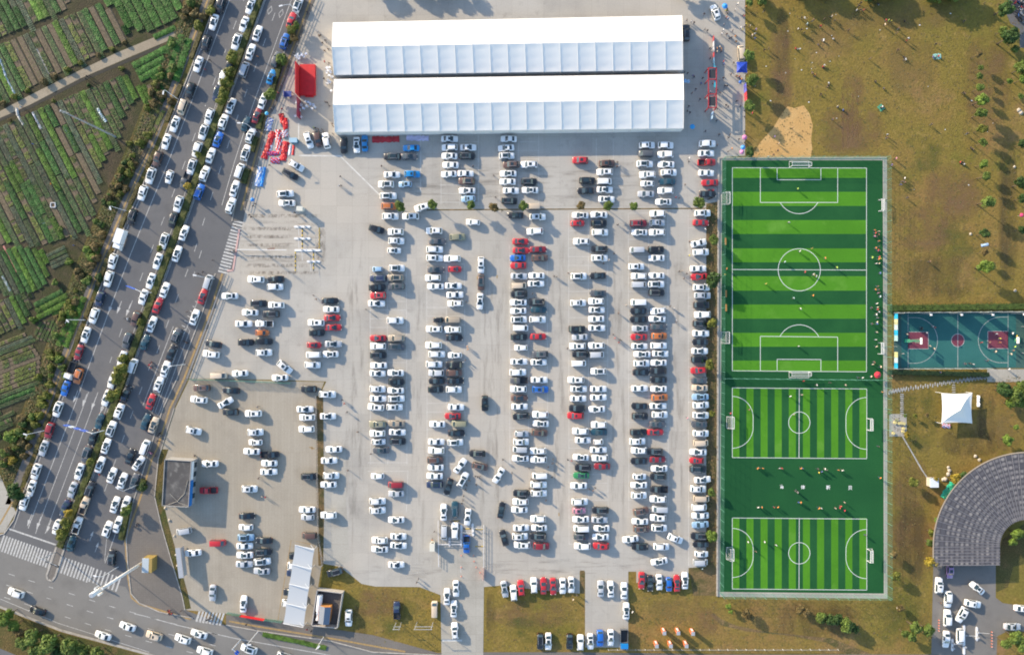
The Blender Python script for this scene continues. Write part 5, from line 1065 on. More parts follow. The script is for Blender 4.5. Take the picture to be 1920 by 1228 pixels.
# shelter roof at yard edge, kiosk
t = thing('bus_shelter', 'long narrow grey shelter roof at the yard edge', 'shelter', G(345, 1049), R(7)); b = MB(); b.box((0, 0, 2.7), (1.35, 8.6, .16)); b.build('roof', M['grey_metal'], t)
for y in (-3.6, 0, 3.6): b = MB(); b.cyl((-.4, y, 0), .07, 2.7, 6); b.build('post', M['grey_metal'], t)
b = MB(); b.box((.58, 0, 1.3), (.05, 8.2, 1.9)); b.build('rear_panel', M['grey_metal'], t)
t = thing('kiosk', 'yellow and white kiosk beside the tall mast', 'kiosk', G(286, 1053), R(-2)); b = MB(); b.box((0, 0, 1.5), (2.7, 4.0, 3.0)); b.build('wall', plain('kiosk_wall', (.30, .21, .06), .6), t)
b = MB(); b.box((-.45, 0, 3.05), (1.9, 4.1, .1)); b.build('roof', plain('kiosk_roof', (.40, .45, .48), .5), t); b = MB(); b.box((.95, 0, 3.04), (.9, 4.1, .08)); b.build('roof_edge', plain('kiosk_edge', (.32, .22, .06), .6), t)
def booth(px, py, w, l, h, wall, roof, label, name='booth'):
    p = G(px, py); t = thing(name, label, 'booth', p); b = MB(); b.box((0, 0, h / 2), (w, l, h)); o = b.build('wall', M['stripe_obj'], t); o.color = (*wall, 1)
    b = MB(); b.box((0, 0, h + .08), (w + .25, l + .25, .14)); o = b.build('roof', M['stripe_obj'], t); o.color = (*roof, 1)
    b = MB(); b.box((0, l / 2 + .012, h * .62), (w * .6, .03, h * .4)); b.build('window', M['car_glass'], t); return t
booth(566.5, 394, 1.5, 1.1, 2.4, (.55, .55, .5), (.58, .57, .5), 'cream guard booth above the upper barrier gate'); booth(812, 1021, 1.2, 2.0, 2.3, (.55, .55, .48), (.60, .58, .50), 'cream guard booth left of the lower barrier gate')
for i, (x, y) in enumerate(((1242, 1179), (1268, 1179), (1295, 1180), (1228, 1203), (1254, 1203), (1283, 1203))):
    t = thing('ticket_booth', ordw(i % 3 + 1) + ' orange booth from the left in the %s row on the lower lawn' % ('upper' if i < 3 else 'lower'), 'booth', G(x, y), 0, 'orange booths on the lower lawn')
    b = MB(); b.box((0, 0, 1.3), (.9, .95, 2.6)); b.build('cabin', plain('booth_orange', (.50, .13, .045), .5) if i == 0 else bpy.data.materials['booth_orange'], t)
    b = MB(); b.box((0, 0, 2.66), (1.0, 1.05, .12)); b.build('roof', M['grey_metal'], t); b = MB(); b.box((0, .485, 1.2), (.5, .03, 1.6)); b.build('door', M['white_metal'], t)
# ================================================================= mast, poles, lamps, gantries
t = thing('antenna_mast', 'tall white antenna mast by the road junction', 'mast', G(270, 1053)); MH = 25.0
b = MB(); b.tube([(0, 0, 0), (0, 0, MH * .82)], .44, 14, 0, .36); b.build('pole', M['white_metal'], t, True); b = MB(); b.cyl((0, 0, MH * .82), .62, MH * .18, 14); b.build('antenna_shroud', M['white_metal'], t, True)
for k in range(3):
    a = R(30 + 120 * k); b = MB(); b.box((1.1 * math.cos(a), 1.1 * math.sin(a), MH * .85), (.35, .55, 1.6), a); b.tube([(0, 0, MH * .85), (1.1 * math.cos(a), 1.1 * math.sin(a), MH * .85)], .06, 4); b.build('antenna_panel', M['white_metal'], t)
b = MB(); b.cyl((0, 0, MH), .5, .15, 12); b.build('cap', M['grey_metal'], t)
t = thing('utility_pole', 'tall grey steel pole leaning out over the vegetable plots', 'pole', G(217, 257)); b = MB(); b.tube([(0, 0, 0), (0, 0, 24.5)], .30, 10, 0, .16); b.build('pole', M['grey_metal'], t)
for z in (22.5, 23.6): b = MB(); b.tube([(-.9, 0, z), (.9, 0, z)], .06, 4); b.build('cross_arm', M['grey_metal'], t)
LAMPS = [((561, 33), (525, 12)), ((482, 248), (447, 231)), ((402, 523), (364, 516)), ((348, 683), (318, 687)), ((260, 908), (219, 914)), ((222, 1062), (177, 1079)), ((335, 187), (306, 175)), ((238, 396), (207, 391)), ((160, 600), (127, 602)), ((88, 806), (47, 814)), ((484, 1183), (468, 1208)), ((607, 1193), (598, 1212))]
for i, (bs, tp) in enumerate(LAMPS):
    B = G(*bs); T = P(*tp, 8.6); t = thing('street_lamp', ordw([0, 2, 4, 6, 8, 9, 1, 3, 5, 7, 10, 11][i] + 1) + ' white street lamp along the roads, counted from the top', 'street lamp', (B.x, B.y, .03), 0, 'street lamps'); d = T - B
    b = MB(); b.tube([(0, 0, 0), (0, 0, 8.0)], .11, 8, 0, .07); b.build('pole', M['white_metal'], t)
    b = MB(); b.tube([(0, 0, 8.0), (d.x * .5, d.y * .5, 8.5), (d.x * .85, d.y * .85, 8.6)], .055, 6); b.build('arm', M['white_metal'], t)
    b = MB(); b.box((d.x * .92, d.y * .92, 8.6), (1.0, .32, .14), math.atan2(d.y, d.x)); b.build('lamp_head', M['white_metal'], t)
    if i >= 6 and i < 10: b = MB(); b.tube([(0, 0, 8.0), (-d.x * .2 - .4, -d.y * .2 - 1.1, 8.4)], .05, 5); b.build('second_arm', M['white_metal'], t)
def gantry(bs, tp, zh, segs, label):
    B = G(*bs); T = P(*tp, zh); t = thing('sign_gantry', label, 'sign gantry', (B.x, B.y, .1)); d = T - B; L = math.hypot(d.x, d.y); an = math.atan2(d.y, d.x)
    b = MB(); b.cyl((0, 0, 0), .14, zh + .3, 8); b.build('post', M['white_metal'], t); b = MB(); b.tube([(0, 0, zh), (d.x, d.y, zh)], .09, 6); b.build('arm', M['white_metal'], t)
    for f0, f1, c in segs:
        f = (f0 + f1) / 2; b = MB(); b.box((d.x * f, d.y * f, zh - .2), (L * (f1 - f0), .14, 1.7), an); o = b.build('sign_panel', M['stripe_obj'], t); o.color = (*c, 1)
gantry((198, 806), (120, 796), 6.2, [(.22, .40, (.02, .10, .55)), (.46, .62, (.02, .10, .55)), (.68, .80, (.55, .62, .7)), (.84, .98, (.02, .10, .5))], 'blue sign gantry over the left carriageway near the lower junction')
gantry((286, 549), (238, 536), 6.2, [(.42, .98, (.01, .11, .6))], 'blue sign gantry over the left carriageway at mid height')
gantry((452, 1198), (447, 1226), 6.0, [(.5, .95, (.01, .10, .6))], 'blue sign gantry over the bottom road')
B = G(106, 1034); t = thing('traffic_signal', 'traffic signal arm with dark heads over the lower crossing', 'traffic signal', (B.x, B.y, .1)); b = MB(); b.cyl((0, 0, 0), .13, 6.3, 8); b.build('post', M['grey_metal'], t)
b = MB(); b.tube([(-1.5, .6, 6), (4.2, -2.0, 6.0)], .08, 6); b.build('arm', M['grey_metal'], t)
for x, y in ((1.4, -.7), (2.8, -1.35), (4.1, -1.95)): b = MB(); b.box((x, y - .2, 5.85), (1.0, .35, .45), R(-24)); b.build('signal_head', M['dark_metal'], t)
# ================================================================= stage, inflatables, gates
M['stage_red'] = plain('stage_red', (.52, .012, .018), .7, noise=.12, ns=.8)
t = thing('stage', 'bright red carpeted stage with a tall backdrop on its left', 'stage', (0, 0, 0)); c = [P(562, 121, 1), P(590.5, 121, 1), P(590.5, 178, 1), P(562, 178, 1)]
b = MB(); b.prism([(p.x, p.y) for p in c][::-1], .03, 1.0); b.build('deck', M['stage_red'], t); b = MB(); p = P(580, 180, .5); b.box((p.x, p.y, .3), (2.4, .6, .6)); b.build('steps', M['stage_red'], t)
b = MB(); p = G(563.5, 155); b.box((p.x - .15, p.y, 2.2), (.25, 8.9, 4.4)); b.build('backdrop', plain('backdrop', (.40, .014, .022), .7), t)
for y in (123, 135, 148, 160, 172): b = MB(); p = G(562, y + 6); b.tube([(p.x - .9, p.y, .03), (p.x - .2, p.y, 4.2)], .05, 5); b.build('brace', M['grey_metal'], t)
banner((563.5, 188), (563.5, 225), 0, 3.6, [(.26, .03, .06), (.20, .03, .07), (.26, .02, .05)], 'dark red backdrop wall below the red stage')
M['vinyl'] = objcol('vinyl', .45, .5, 0, .25, .7)
def drape(pts, w, c, label, h=.45, cat='inflatable', name='deflated_inflatable', stripes_=None):
    w *= 1.25 if 'heap' in label else 1.0; g = [G(*p) for p in pts]; o0 = g[0]; b = MB(); n = 7; rows = []; r = random.Random(int(pts[0][0] * 7 + pts[0][1])); N = len(g) * 6
    for s in range(N + 1):
        f = s / N * (len(g) - 1); i = min(int(f), len(g) - 2); p = g[i].lerp(g[i + 1], f - i); d = (g[i + 1] - g[i]).normalized(); nn_ = Vector((-d.y, d.x, 0)); ww = w * r.uniform(.75, 1.15)
        for k in range(n): q = k / (n - 1) - .5; z = .05 + h * (1 - (2 * q) ** 2) * r.uniform(.35, 1.0); v = p + nn_ * q * ww - o0; b.v.append((v.x, v.y, z))
    for s in range(N):
        for k in range(n - 1): q = s * n + k; b.f.append([q, q + 1, q + n + 1, q + n]); b.m.append(1 if stripes_ and (s // 2 + k) % 3 == 0 else 0)
    o = b.build(name, [M['vinyl'], plain('vinyl_print', stripes_ or c, .5)] if stripes_ else M['vinyl'], None, False, (o0.x, o0.y, .02)); o.color = (*c, 1); return tag(o, label, cat, 'deflated inflatables left of the stage')
RED, WHT, BLU = (.55, .015, .02), (.70, .70, .74), (.03, .08, .42)
drape([(508, 222), (504, 232), (502, 246)], 1.5, WHT, 'white and blue folded inflatable at the top of the red heap', .5, stripes_=BLU)
drape([(527, 214), (530, 226), (536, 243)], 1.2, RED, 'long red deflated arch at the top right of the heap'); drape([(536, 222), (537, 240)], .9, RED, 'short red strip beside the top right arch of the heap')
drape([(512, 247), (505, 270), (495, 298)], 1.6, RED, 'red deflated arch along the left of the heap'); drape([(521, 244), (523, 265), (523, 290)], 1.5, RED, 'red deflated arch down the middle of the heap', stripes_=(.65, .6, .65))
drape([(537, 266), (533, 285), (530, 302)], 1.7, RED, 'red deflated arch along the right of the heap'); drape([(533, 245), (536, 258)], 1.6, WHT, 'white and red crumpled inflatable right of the heap', .6, stripes_=RED)
drape([(508, 266), (507, 283)], .8, WHT, 'white panel between the red arches of the heap', .2); drape([(500, 288), (522, 288)], 1.1, RED, 'red and blue crumple across the lower heap', .5, stripes_=BLU); drape([(508, 301), (525, 302)], 1.4, RED, 'red and blue bundle at the bottom of the heap', .6, stripes_=(.3, .3, .6))
drape([(545, 272), (542, 292)], .5, WHT, 'thin white strip at the right of the heap', .2); drape([(551, 273), (549, 291)], .6, RED, 'thin red strip at the right of the heap', .2); drape([(490, 314), (482, 350)], 1.9, WHT, 'blue and white inflatable lying by the lot edge', .6, stripes_=(.02, .22, .62)); drape([(497, 314), (490, 350)], .9, (.02, .25, .65), 'blue inflatable tube lying by the lot edge', .5)
drape([(698, 262), (725, 262), (749, 261)], 1.8, (.42, .02, .03), 'red banner cloth spread below the lower tent', .3); drape([(762, 259), (804, 260)], 1.6, (.50, .46, .62), 'lilac and white folded cloth below the lower tent', .4)
booth(553, 266, 2.0, 1.1, 1.6, (.04, .20, .32), (.30, .45, .55), 'small blue ticket box beside the deflated heap')
# entrance truss right of tents
M['truss_red'] = plain('truss_red', (.34, .025, .03), .5)
t = thing('entrance_truss', 'red truss frame with black screens right of the tents', 'truss', (0, 0, 0)); x0, x1, y0, y1, zt = 1321.5, 1336, 137, 210, 3.6; cs = [G(x0, y0), G(x1, y0), G(x1, y1), G(x0, y1)]
for p in cs + [G(x0, 158), G(x1, 158), G(x0, 185), G(x1, 185)]: b = MB(); b.box((p.x, p.y, zt / 2), (.22, .22, zt)); b.build('post', M['truss_red'], t)
for a, d in ((cs[0], cs[3]), (cs[1], cs[2]), (cs[0], cs[1]), (cs[3], cs[2]), (G(x0, 158), G(x1, 158)), (G(x0, 185), G(x1, 185))):
    b = MB(); q = (a + d) / 2; b.box((q.x, q.y, zt + .18), ((d - a).length + .2, .24, .24), math.atan2((d - a).y, (d - a).x)); b.build('beam', M['truss_red'], t)
for ya, yb in ((140, 155), (190, 206)): a, d = G(x0, ya), G(x1, yb); b = MB(); b.box(((a.x + d.x) / 2, (a.y + d.y) / 2, zt), (abs(d.x - a.x) - .4, abs(a.y - d.y), .12)); b.build('screen', M['dark_metal'], t)
for ya, yb, cl in ((133, 139, (.02, .35, .45)), (160, 172, (.02, .35, .45))): a, d = G(x1 - 4, ya), G(x1 - .5, yb); b = MB(); b.box(((a.x + d.x) / 2, (a.y + d.y) / 2, 3.5), (abs(d.x - a.x), abs(a.y - d.y), .1)); o = b.build('cloth', M['stripe_obj'], t); o.color = (*cl, 1)
banner((1336, 70), (1337, 131), .1, 1.5, [(.4, .05, .06), (.5, .5, .55), (.5, .5, .55), (.4, .05, .06), (.12, .26, .42), (.08, .26, .42)], 'red, white and blue banner wall above the red truss'); banner((1333, 213), (1331, 228), .1, 2.6, [(.25, .4, .6), (.35, .5, .65)], 'short pale blue banner below the red truss'); banner((1394, 160), (1396, 192), .1, 2.2, [(.12, .12, .5), (.12, .12, .5), (.5, .04, .06), (.5, .05, .06)], 'blue and red banner beside the small trees right of the tents')
def parasol(px, py, r, c, label, h=2.2):
    p = P(px, py, h); t = thing('parasol', label, 'parasol', (p.x, p.y, .02), 0, 'vendor parasols'); b = MB(); n = 8
    for k in range(n):
        a, d = 2 * math.pi * k / n, 2 * math.pi * (k + 1) / n; m_ = (a + d) / 2
        b.add([(0, 0, h), (r * math.cos(a), r * math.sin(a), h - .45), (r * .94 * math.cos(m_), r * .94 * math.sin(m_), h - .47), (r * math.cos(d), r * math.sin(d), h - .45)], [[0, 1, 2, 3]])
    o = b.build('canopy', M['stripe_obj'], t); o.color = (*c, 1); b = MB(); b.cyl((0, 0, 0), .025, h, 5); b.build('pole', M['white_metal'], t)
for x, y, r, c, lb in ((1360, 10.5, .85, (.02, .25, .62), 'blue parasol at the top right of the paving'), (1397, 257, .75, (.60, .18, .36), 'pink parasol beside the sand patch, upper'), (1394, 276, .7, (.06, .3, .68), 'blue and white parasol beside the sand patch'), (1392, 284.5, .7, (.58, .22, .42), 'pink parasol beside the sand patch, lower'), (1299, 237, .75, (.02, .28, .6), 'bright blue parasol beside the lower tent corner'),
        (1647, 703, 1.0, (.58, .03, .05), 'red parasol at the right end of the pitch divider'), (499, 212, .55, (.08, .42, .68), 'light blue parasol on the footway above the red heap'), (472, 374, .6, (.02, .2, .55), 'blue parasol at the lot edge left of the white cars'), (1389, 153, .5, (.03, .12, .4), 'small dark blue parasol below the gazebo'), (1285, 151, .6, (.2, .38, .6), 'pale blue parasol by the tent gap, left'), (1291, 152, .55, (.25, .42, .6), 'pale blue parasol by the tent gap, right'), (1918, 403, .6, (.6, .03, .14), 'crimson parasol at the right edge')): parasol(x, y, r, c, lb)
# ---------------------------------------------------------------- barrier gates
M['hazard'] = None
def hazard_mat():
    m, n, l, bs = newmat('hazard_bump'); g = n.new("ShaderNodeNewGeometry"); w = n.new("ShaderNodeTexChecker"); w.inputs["Scale"].default_value = 1.0; sc_ = n.new("ShaderNodeVectorMath"); sc_.operation = 'MULTIPLY'; sc_.inputs[1].default_value = (.9, 1.6, 0)
    l.new(g.outputs["Position"], sc_.inputs[0]); l.new(sc_.outputs[0], w.inputs["Vector"]); w.inputs["Color1"].default_value = (.55, .38, .05, 1); w.inputs["Color2"].default_value = (.06, .06, .06, 1); l.new(w.outputs["Color"], bs.inputs["Base Color"]); bs.inputs["Roughness"].default_value = .8; return m
M['hazard'] = hazard_mat()
def bump(a, d, label):
    A, D = G(*a), G(*d); b = MB(); L = (D - A).length
    b.add([(0, -.17, 0), (L, -.17, 0), (L, -.06, .06), (0, -.06, .06), (L, .06, .06), (0, .06, .06), (L, .17, 0), (0, .17, 0)], [[0, 1, 2, 3], [3, 2, 4, 5], [5, 4, 6, 7]]); o = b.build('speed_bump', M['hazard'], None, False, (A.x, A.y, .038)); o.rotation_euler.z = math.atan2((D - A).y, (D - A).x); tag(o, label, 'speed bump', 'speed bumps at the gates')
for i, (a, d) in enumerate((((567, 428), (567, 466)), ((599, 427), (599, 466)), ((554, 472), (554, 508)), ((588, 472), (588, 508)))): bump(a, d, ('upper left', 'upper right', 'lower left', 'lower right')[i] + ' yellow and black bump at the upper barrier gate')
for i, (a, d) in enumerate((((848, 976), (863, 976)), ((869, 991), (884, 991)), ((890, 992), (906, 992)), ((891, 1024), (906, 1024)))): bump(a, d, ('left upper', 'middle', 'right upper', 'right lower')[i] + ' yellow and black bump at the lower barrier gate')
def island(a, d, label, arm=None, group='barrier islands'):
    A, D = G(*a), G(*d); L = (D - A).length; t = thing('barrier_island', label, 'barrier', (A.x, A.y, .03), math.atan2((D - A).y, (D - A).x), group)
    b = MB(); w = .32; pts = [(0, -w), (L, -w), (L + .3, 0), (L, w), (0, w), (-.3, 0)]; b.prism(pts, 0, .16); b.build('plinth', M['white_metal'], t)
    for f in (.3, .72): b = MB(); b.box((L * f, 0, .65), (.36, .32, 1.0)); b.build('barrier_housing', M['grey_metal'], t)
    if arm: b = MB(); b.tube([(L * .3, 0, 1.0), (L * .3 + arm[0], arm[1], 1.05)], .04, 5); b.build('barrier_arm', M['white_metal'], t)
for a, d, lb in (((553, 425.5), (581, 425.5), 'top barrier island at the upper gate'), ((553, 447.5), (581, 447.5), 'second barrier island from the top at the upper gate'), ((554, 469.5), (600, 469.5), 'longest barrier island at the upper gate'), ((577, 490.5), (599, 490.5), 'bottom barrier island at the upper gate')): island(a, d, lb, (.2, -3.0))
for a, d, lb in (((843, 1008), (843, 1022), 'left barrier island at the lower gate'), ((865, 985), (865, 1022), 'middle barrier island at the lower gate'), ((886, 982), (887, 1003), 'right barrier island at the lower gate'), ((1807, 1172), (1807, 1225), 'long barrier island on the lower right drive'), ((1831, 1176), (1831, 1199), 'short barrier island on the lower right drive'), ((1785, 1198), (1785, 1218), 'leftmost barrier island on the lower right drive')): island(a, d, lb, (.2, 3.0))
def rail(pts, label, c1=(.72, .72, .74), h=1.1, name='railing', bay=2.0, w=.07):
    t = thing(name, label, 'railing', (0, 0, 0)); A, D = G(*pts[0]), G(*pts[1]); n = max(2, round((D - A).length / bay)); an = math.atan2((D - A).y, (D - A).x)
    for i in range(n + 1): p = A.lerp(D, i / n); b = MB(); b.cyl((p.x, p.y, .03), .05, h, 6); b.build('post', M['white_metal'], t)
    for z in (.35, .7, h): b = MB(); q = (A + D) / 2; b.box((q.x, q.y, z), ((D - A).length, w, w * 1.3), an); o = b.build('rail', M['stripe_obj'], t); o.color = (*c1, 1)
rail([(822, 975), (823, 1060)], 'white railing left of the lower barrier gate'); rail([(907, 984), (907, 1062)], 'white railing right of the lower barrier gate'); banner((907, 1064), (906, 1085), .1, 1.5, [(.6, .2, .2), (.6, .22, .22)], 'red hoarding below the right gate railing'); rail([(822, 1019), (866, 1019)], 'thin white cross railing at the lower gate', h=.8)
t = thing('boom_barrier', 'long white boom with an orange flag at the upper gate', 'barrier', G(447, 469, .03)); b = MB(); b.cyl((0, 0, 0), .12, 1.0, 8); b.build('housing', M['grey_metal'], t); b = MB(); b.tube([(0, 0, 1.0), (14.2, -.1, 1.1)], .09, 6); b.build('boom', M['white_metal'], t); b = MB(); b.add([(8.6, .0, 1.25), (11, .0, 1.3), (11, .55, 1.6), (9, .35, 1.5)], [[0, 1, 2, 3]]); b.build('flag', plain('flag_orange', (.65, .33, .2), .7), t)
fence([(357, 711), (430, 713), (546, 718)], 1.7, 'low green mesh fence across the lot above the yard', 2.5, .25, .03); fence([(428, 1147), (452, 1151)], 1.6, 'short green fence at the yard bottom left', 2.0, .25, .03); fence([(498, 1159), (530, 1163)], 1.6, 'short green fence left of the carport', 2.0, .25, .03); banner((452, 1151.5), (498, 1159.5), .1, 1.5, [RED, RED, RED, RED], 'red hoarding along the bottom of the yard')
fence([(594, 742), (598, 1000), (606, 1058)], 1.6, 'rusty mesh fence between the yard and the main lot', 2.5, .3, .025, 'gas_wall')
for (x0, x1, y, lb) in ((1140, 1570, 1216, 'white picket rail along the bottom lawn edge'),): rail([(x0, y), (x1, y)], lb, (.30, .30, .29), .9, bay=2.6, w=.03)
rail([(594, -4), (511, 204)], 'dark railing between footway and lot, upper stretch', (.06, .065, .07), 1.0, 'railing', 2.5); rail([(508, 216), (461, 392)], 'dark railing between footway and lot, lower stretch', (.06, .065, .07), 1.0, 'railing', 2.5)
b_ = [(425, 514), (353, 708)]; rail(b_, 'grey railing between footway and the scattered lot', (.3, .3, .3), .9, 'railing', 2.5)
# H-frames on the lower lawn
for i, (x, y, w) in enumerate(((748, 1166, 1.5), (797, 1166, 4.6))):
    p = G(x, y); t = thing('utility_pylon', ('narrow', 'wide')[i] + ' two-legged utility frame on the lower left lawn', 'utility frame', p)
    for sx in (-w / 2, w / 2): b = MB(); b.cyl((sx, 0, 0), .09, 5.0, 7); b.build('leg', M['grey_metal'], t)
    for z in (3.0, 4.8): b = MB(); b.box((0, 0, z), (w + .6, .12, .12)); b.build('cross_beam', M['grey_metal'], t)
# traffic cones
M['cone'] = plain('cone_orange', (.60, .12, .05), .6); cb = MB(); cb.box((0, 0, .02), (.36, .36, .04)); cb.cyl((0, 0, .04), .14, .62, 8, 0, .03); cb.cyl((0, 0, .30), .105, .14, 8, 1, .085); CONE = cb.mesh('cone', [M['cone'], M['white_paint']])
cpos = [(865, 1041), (888, 1041), (889, 1052), (865, 1063), (893, 1063), (900, 1073), (865, 1080)] + [(1760, 1162 + 5 * k) for k in range(5)] + [(1859, 1184 + 5.5 * k) for k in range(6)]
for i, (x, y) in enumerate(cpos):
    k = i + 1 if i < 7 else (i - 6 if i < 12 else i - 11); tag(inst('traffic_cone', CONE, G(x, y, .04), 0, None, None, .85), ordw(k) + ' orange traffic cone from the top ' + ('below the lower barrier gate' if i < 7 else 'left on the lower right drive' if i < 12 else 'right on the lower right drive'), 'traffic cone', 'traffic cones')
# clutter round the arena and plots
booth(1744, 902, 2.2, 2.4, 1.9, (.45, .40, .33), (.66, .70, .74), 'small white-roofed shed by the stepping stones', 'shed')
drape([(1786, 905), (1777, 920), (1767, 933)], 2.0, (.03, .40, .24), 'green tarpaulin against the arena wall', .4, 'tarpaulin', 'tarpaulin'); drape([(1834, 741), (1834, 762)], .9, (.75, .74, .72), 'long white roll right of the canopy tent', .7, 'roll', 'fabric_roll'); drape([(1765, 797), (1781, 799)], 1.3, (.42, .45, .62), 'red and blue cooler cloth below the canopy tent', .5, 'cloth', 'ground_cloth', stripes_=(.5, .05, .05))
drape([(1648, 198), (1655, 207)], 1.5, (.08, .30, .18), 'green picnic mat with people on the lawn', .06, 'mat', 'picnic_mat'); drape([(1749, 107), (1764, 106)], 1.6, (.25, .48, .42), 'pale teal picnic mat with people on the lawn', .06, 'mat', 'picnic_mat'); drape([(1839, 461), (1853, 458)], .8, (.40, .52, .66), 'pale blue board lying on the lawn edge', .15, 'board', 'board')
drape([(31, 203), (34, 217), (45, 235)], .9, (.34, .34, .33), 'white plastic row cover in the plot, upper left', .3, 'cover', 'row_cover'); drape([(1, 112), (12, 145), (30, 180)], .9, (.24, .32, .42), 'long blue plastic row cover above the farm path', .4, 'cover', 'row_cover', stripes_=(.5, .55, .6)); drape([(122, 240), (140, 272)], .9, (.32, .32, .40), 'pale lilac plastic row cover in the big plot', .4, 'cover', 'row_cover'); drape([(183, 204), (199, 230)], 1.1, (.40, .48, .55), 'pale blue plastic row cover in the big plot', .4, 'cover', 'row_cover'); drape([(62, 211), (78, 242)], .9, (.40, .42, .48), 'grey plastic row cover below the farm path', .4, 'cover', 'row_cover'); drape([(5, 518), (20, 546)], 1.0, (.42, .44, .46), 'white plastic row cover at mid left', .3, 'cover', 'row_cover'); drape([(70, 397), (88, 430)], 1.2, (.34, .33, .25), 'straw mulch strip in the big plot', .3, 'mulch', 'straw_mulch'); drape([(70, 92), (92, 140)], 1.1, (.22, .21, .19), 'grey mulch strip above the farm path', .2, 'mulch', 'straw_mulch'); drape([(7, 461), (32, 510)], .5, (.46, .18, .14), 'pink plank path between the left plots', .1, 'path', 'plank_path')
rk = MB()
M['rock'] = plain('rock', (.42, .37, .30), .9, noise=.25)
def rock(px, py, r, label):
    b = MB(); rr = random.Random(int(px * 13 + py)); n = 9; m_ = 5
    for v in range(m_ + 1):
        for u in range(n): a = 2 * math.pi * u / n; th = math.pi / 2 * v / m_; q = r * (1 + rr.uniform(-.15, .15)); b.v.append((q * math.cos(th) * math.cos(a), q * math.cos(th) * math.sin(a), q * .7 * math.sin(th)))
    for v in range(m_):
        for u in range(n): b.f.append([v * n + u, v * n + (u + 1) % n, (v + 1) * n + (u + 1) % n, (v + 1) * n + u]); b.m.append(0)
    o = b.build('boulder', M['rock'], None, True, G(px, py, .02)); tag(o, label, 'boulder', 'boulders')
for i, (x, y, r) in enumerate(((1780, 882, .55), (1778, 889, .6), (1772, 898, .7), (1768, 899, .5), (1829, 855, .5), (1836, 862, .5), (1778, 876, .45), (1820, 439, .4), (1903, 545, .45), (1910, 207, .6), (1914, 212, .6), (1902, 313, .4), (310, 952, .4), (318, 975, .45), (327, 1004, .35), (330, 1040, .35), (333, 1060, .4), (1683, 1139, .35))): rock(x, y, r, ordw(i + 1) + ' pale boulder in the heap beside the arena roof' if i < 7 else ordw(i - 6) + ' pale boulder along the right lawn edge' if i < 12 else ordw(i - 11) + ' pale boulder from the top on the planted verge' if i < 17 else 'the only pale boulder below the football turf')
t = thing('planter_bed', 'small white-framed planter box in the big plot', 'planter', G(101, 385)); 
for x, y, sx, sy in ((0, .65, 1.4, .14), (0, -.65, 1.4, .14), (.65, 0, .14, 1.2), (-.65, 0, .14, 1.2)): b = MB(); b.box((x, y, .25), (sx, sy, .5), 0); b.build('board', M['white_metal'], t)
b = MB(); b.box((0, 0, .15), (1.2, 1.2, .3)); b.build('soil', M['bedsoil'], t)
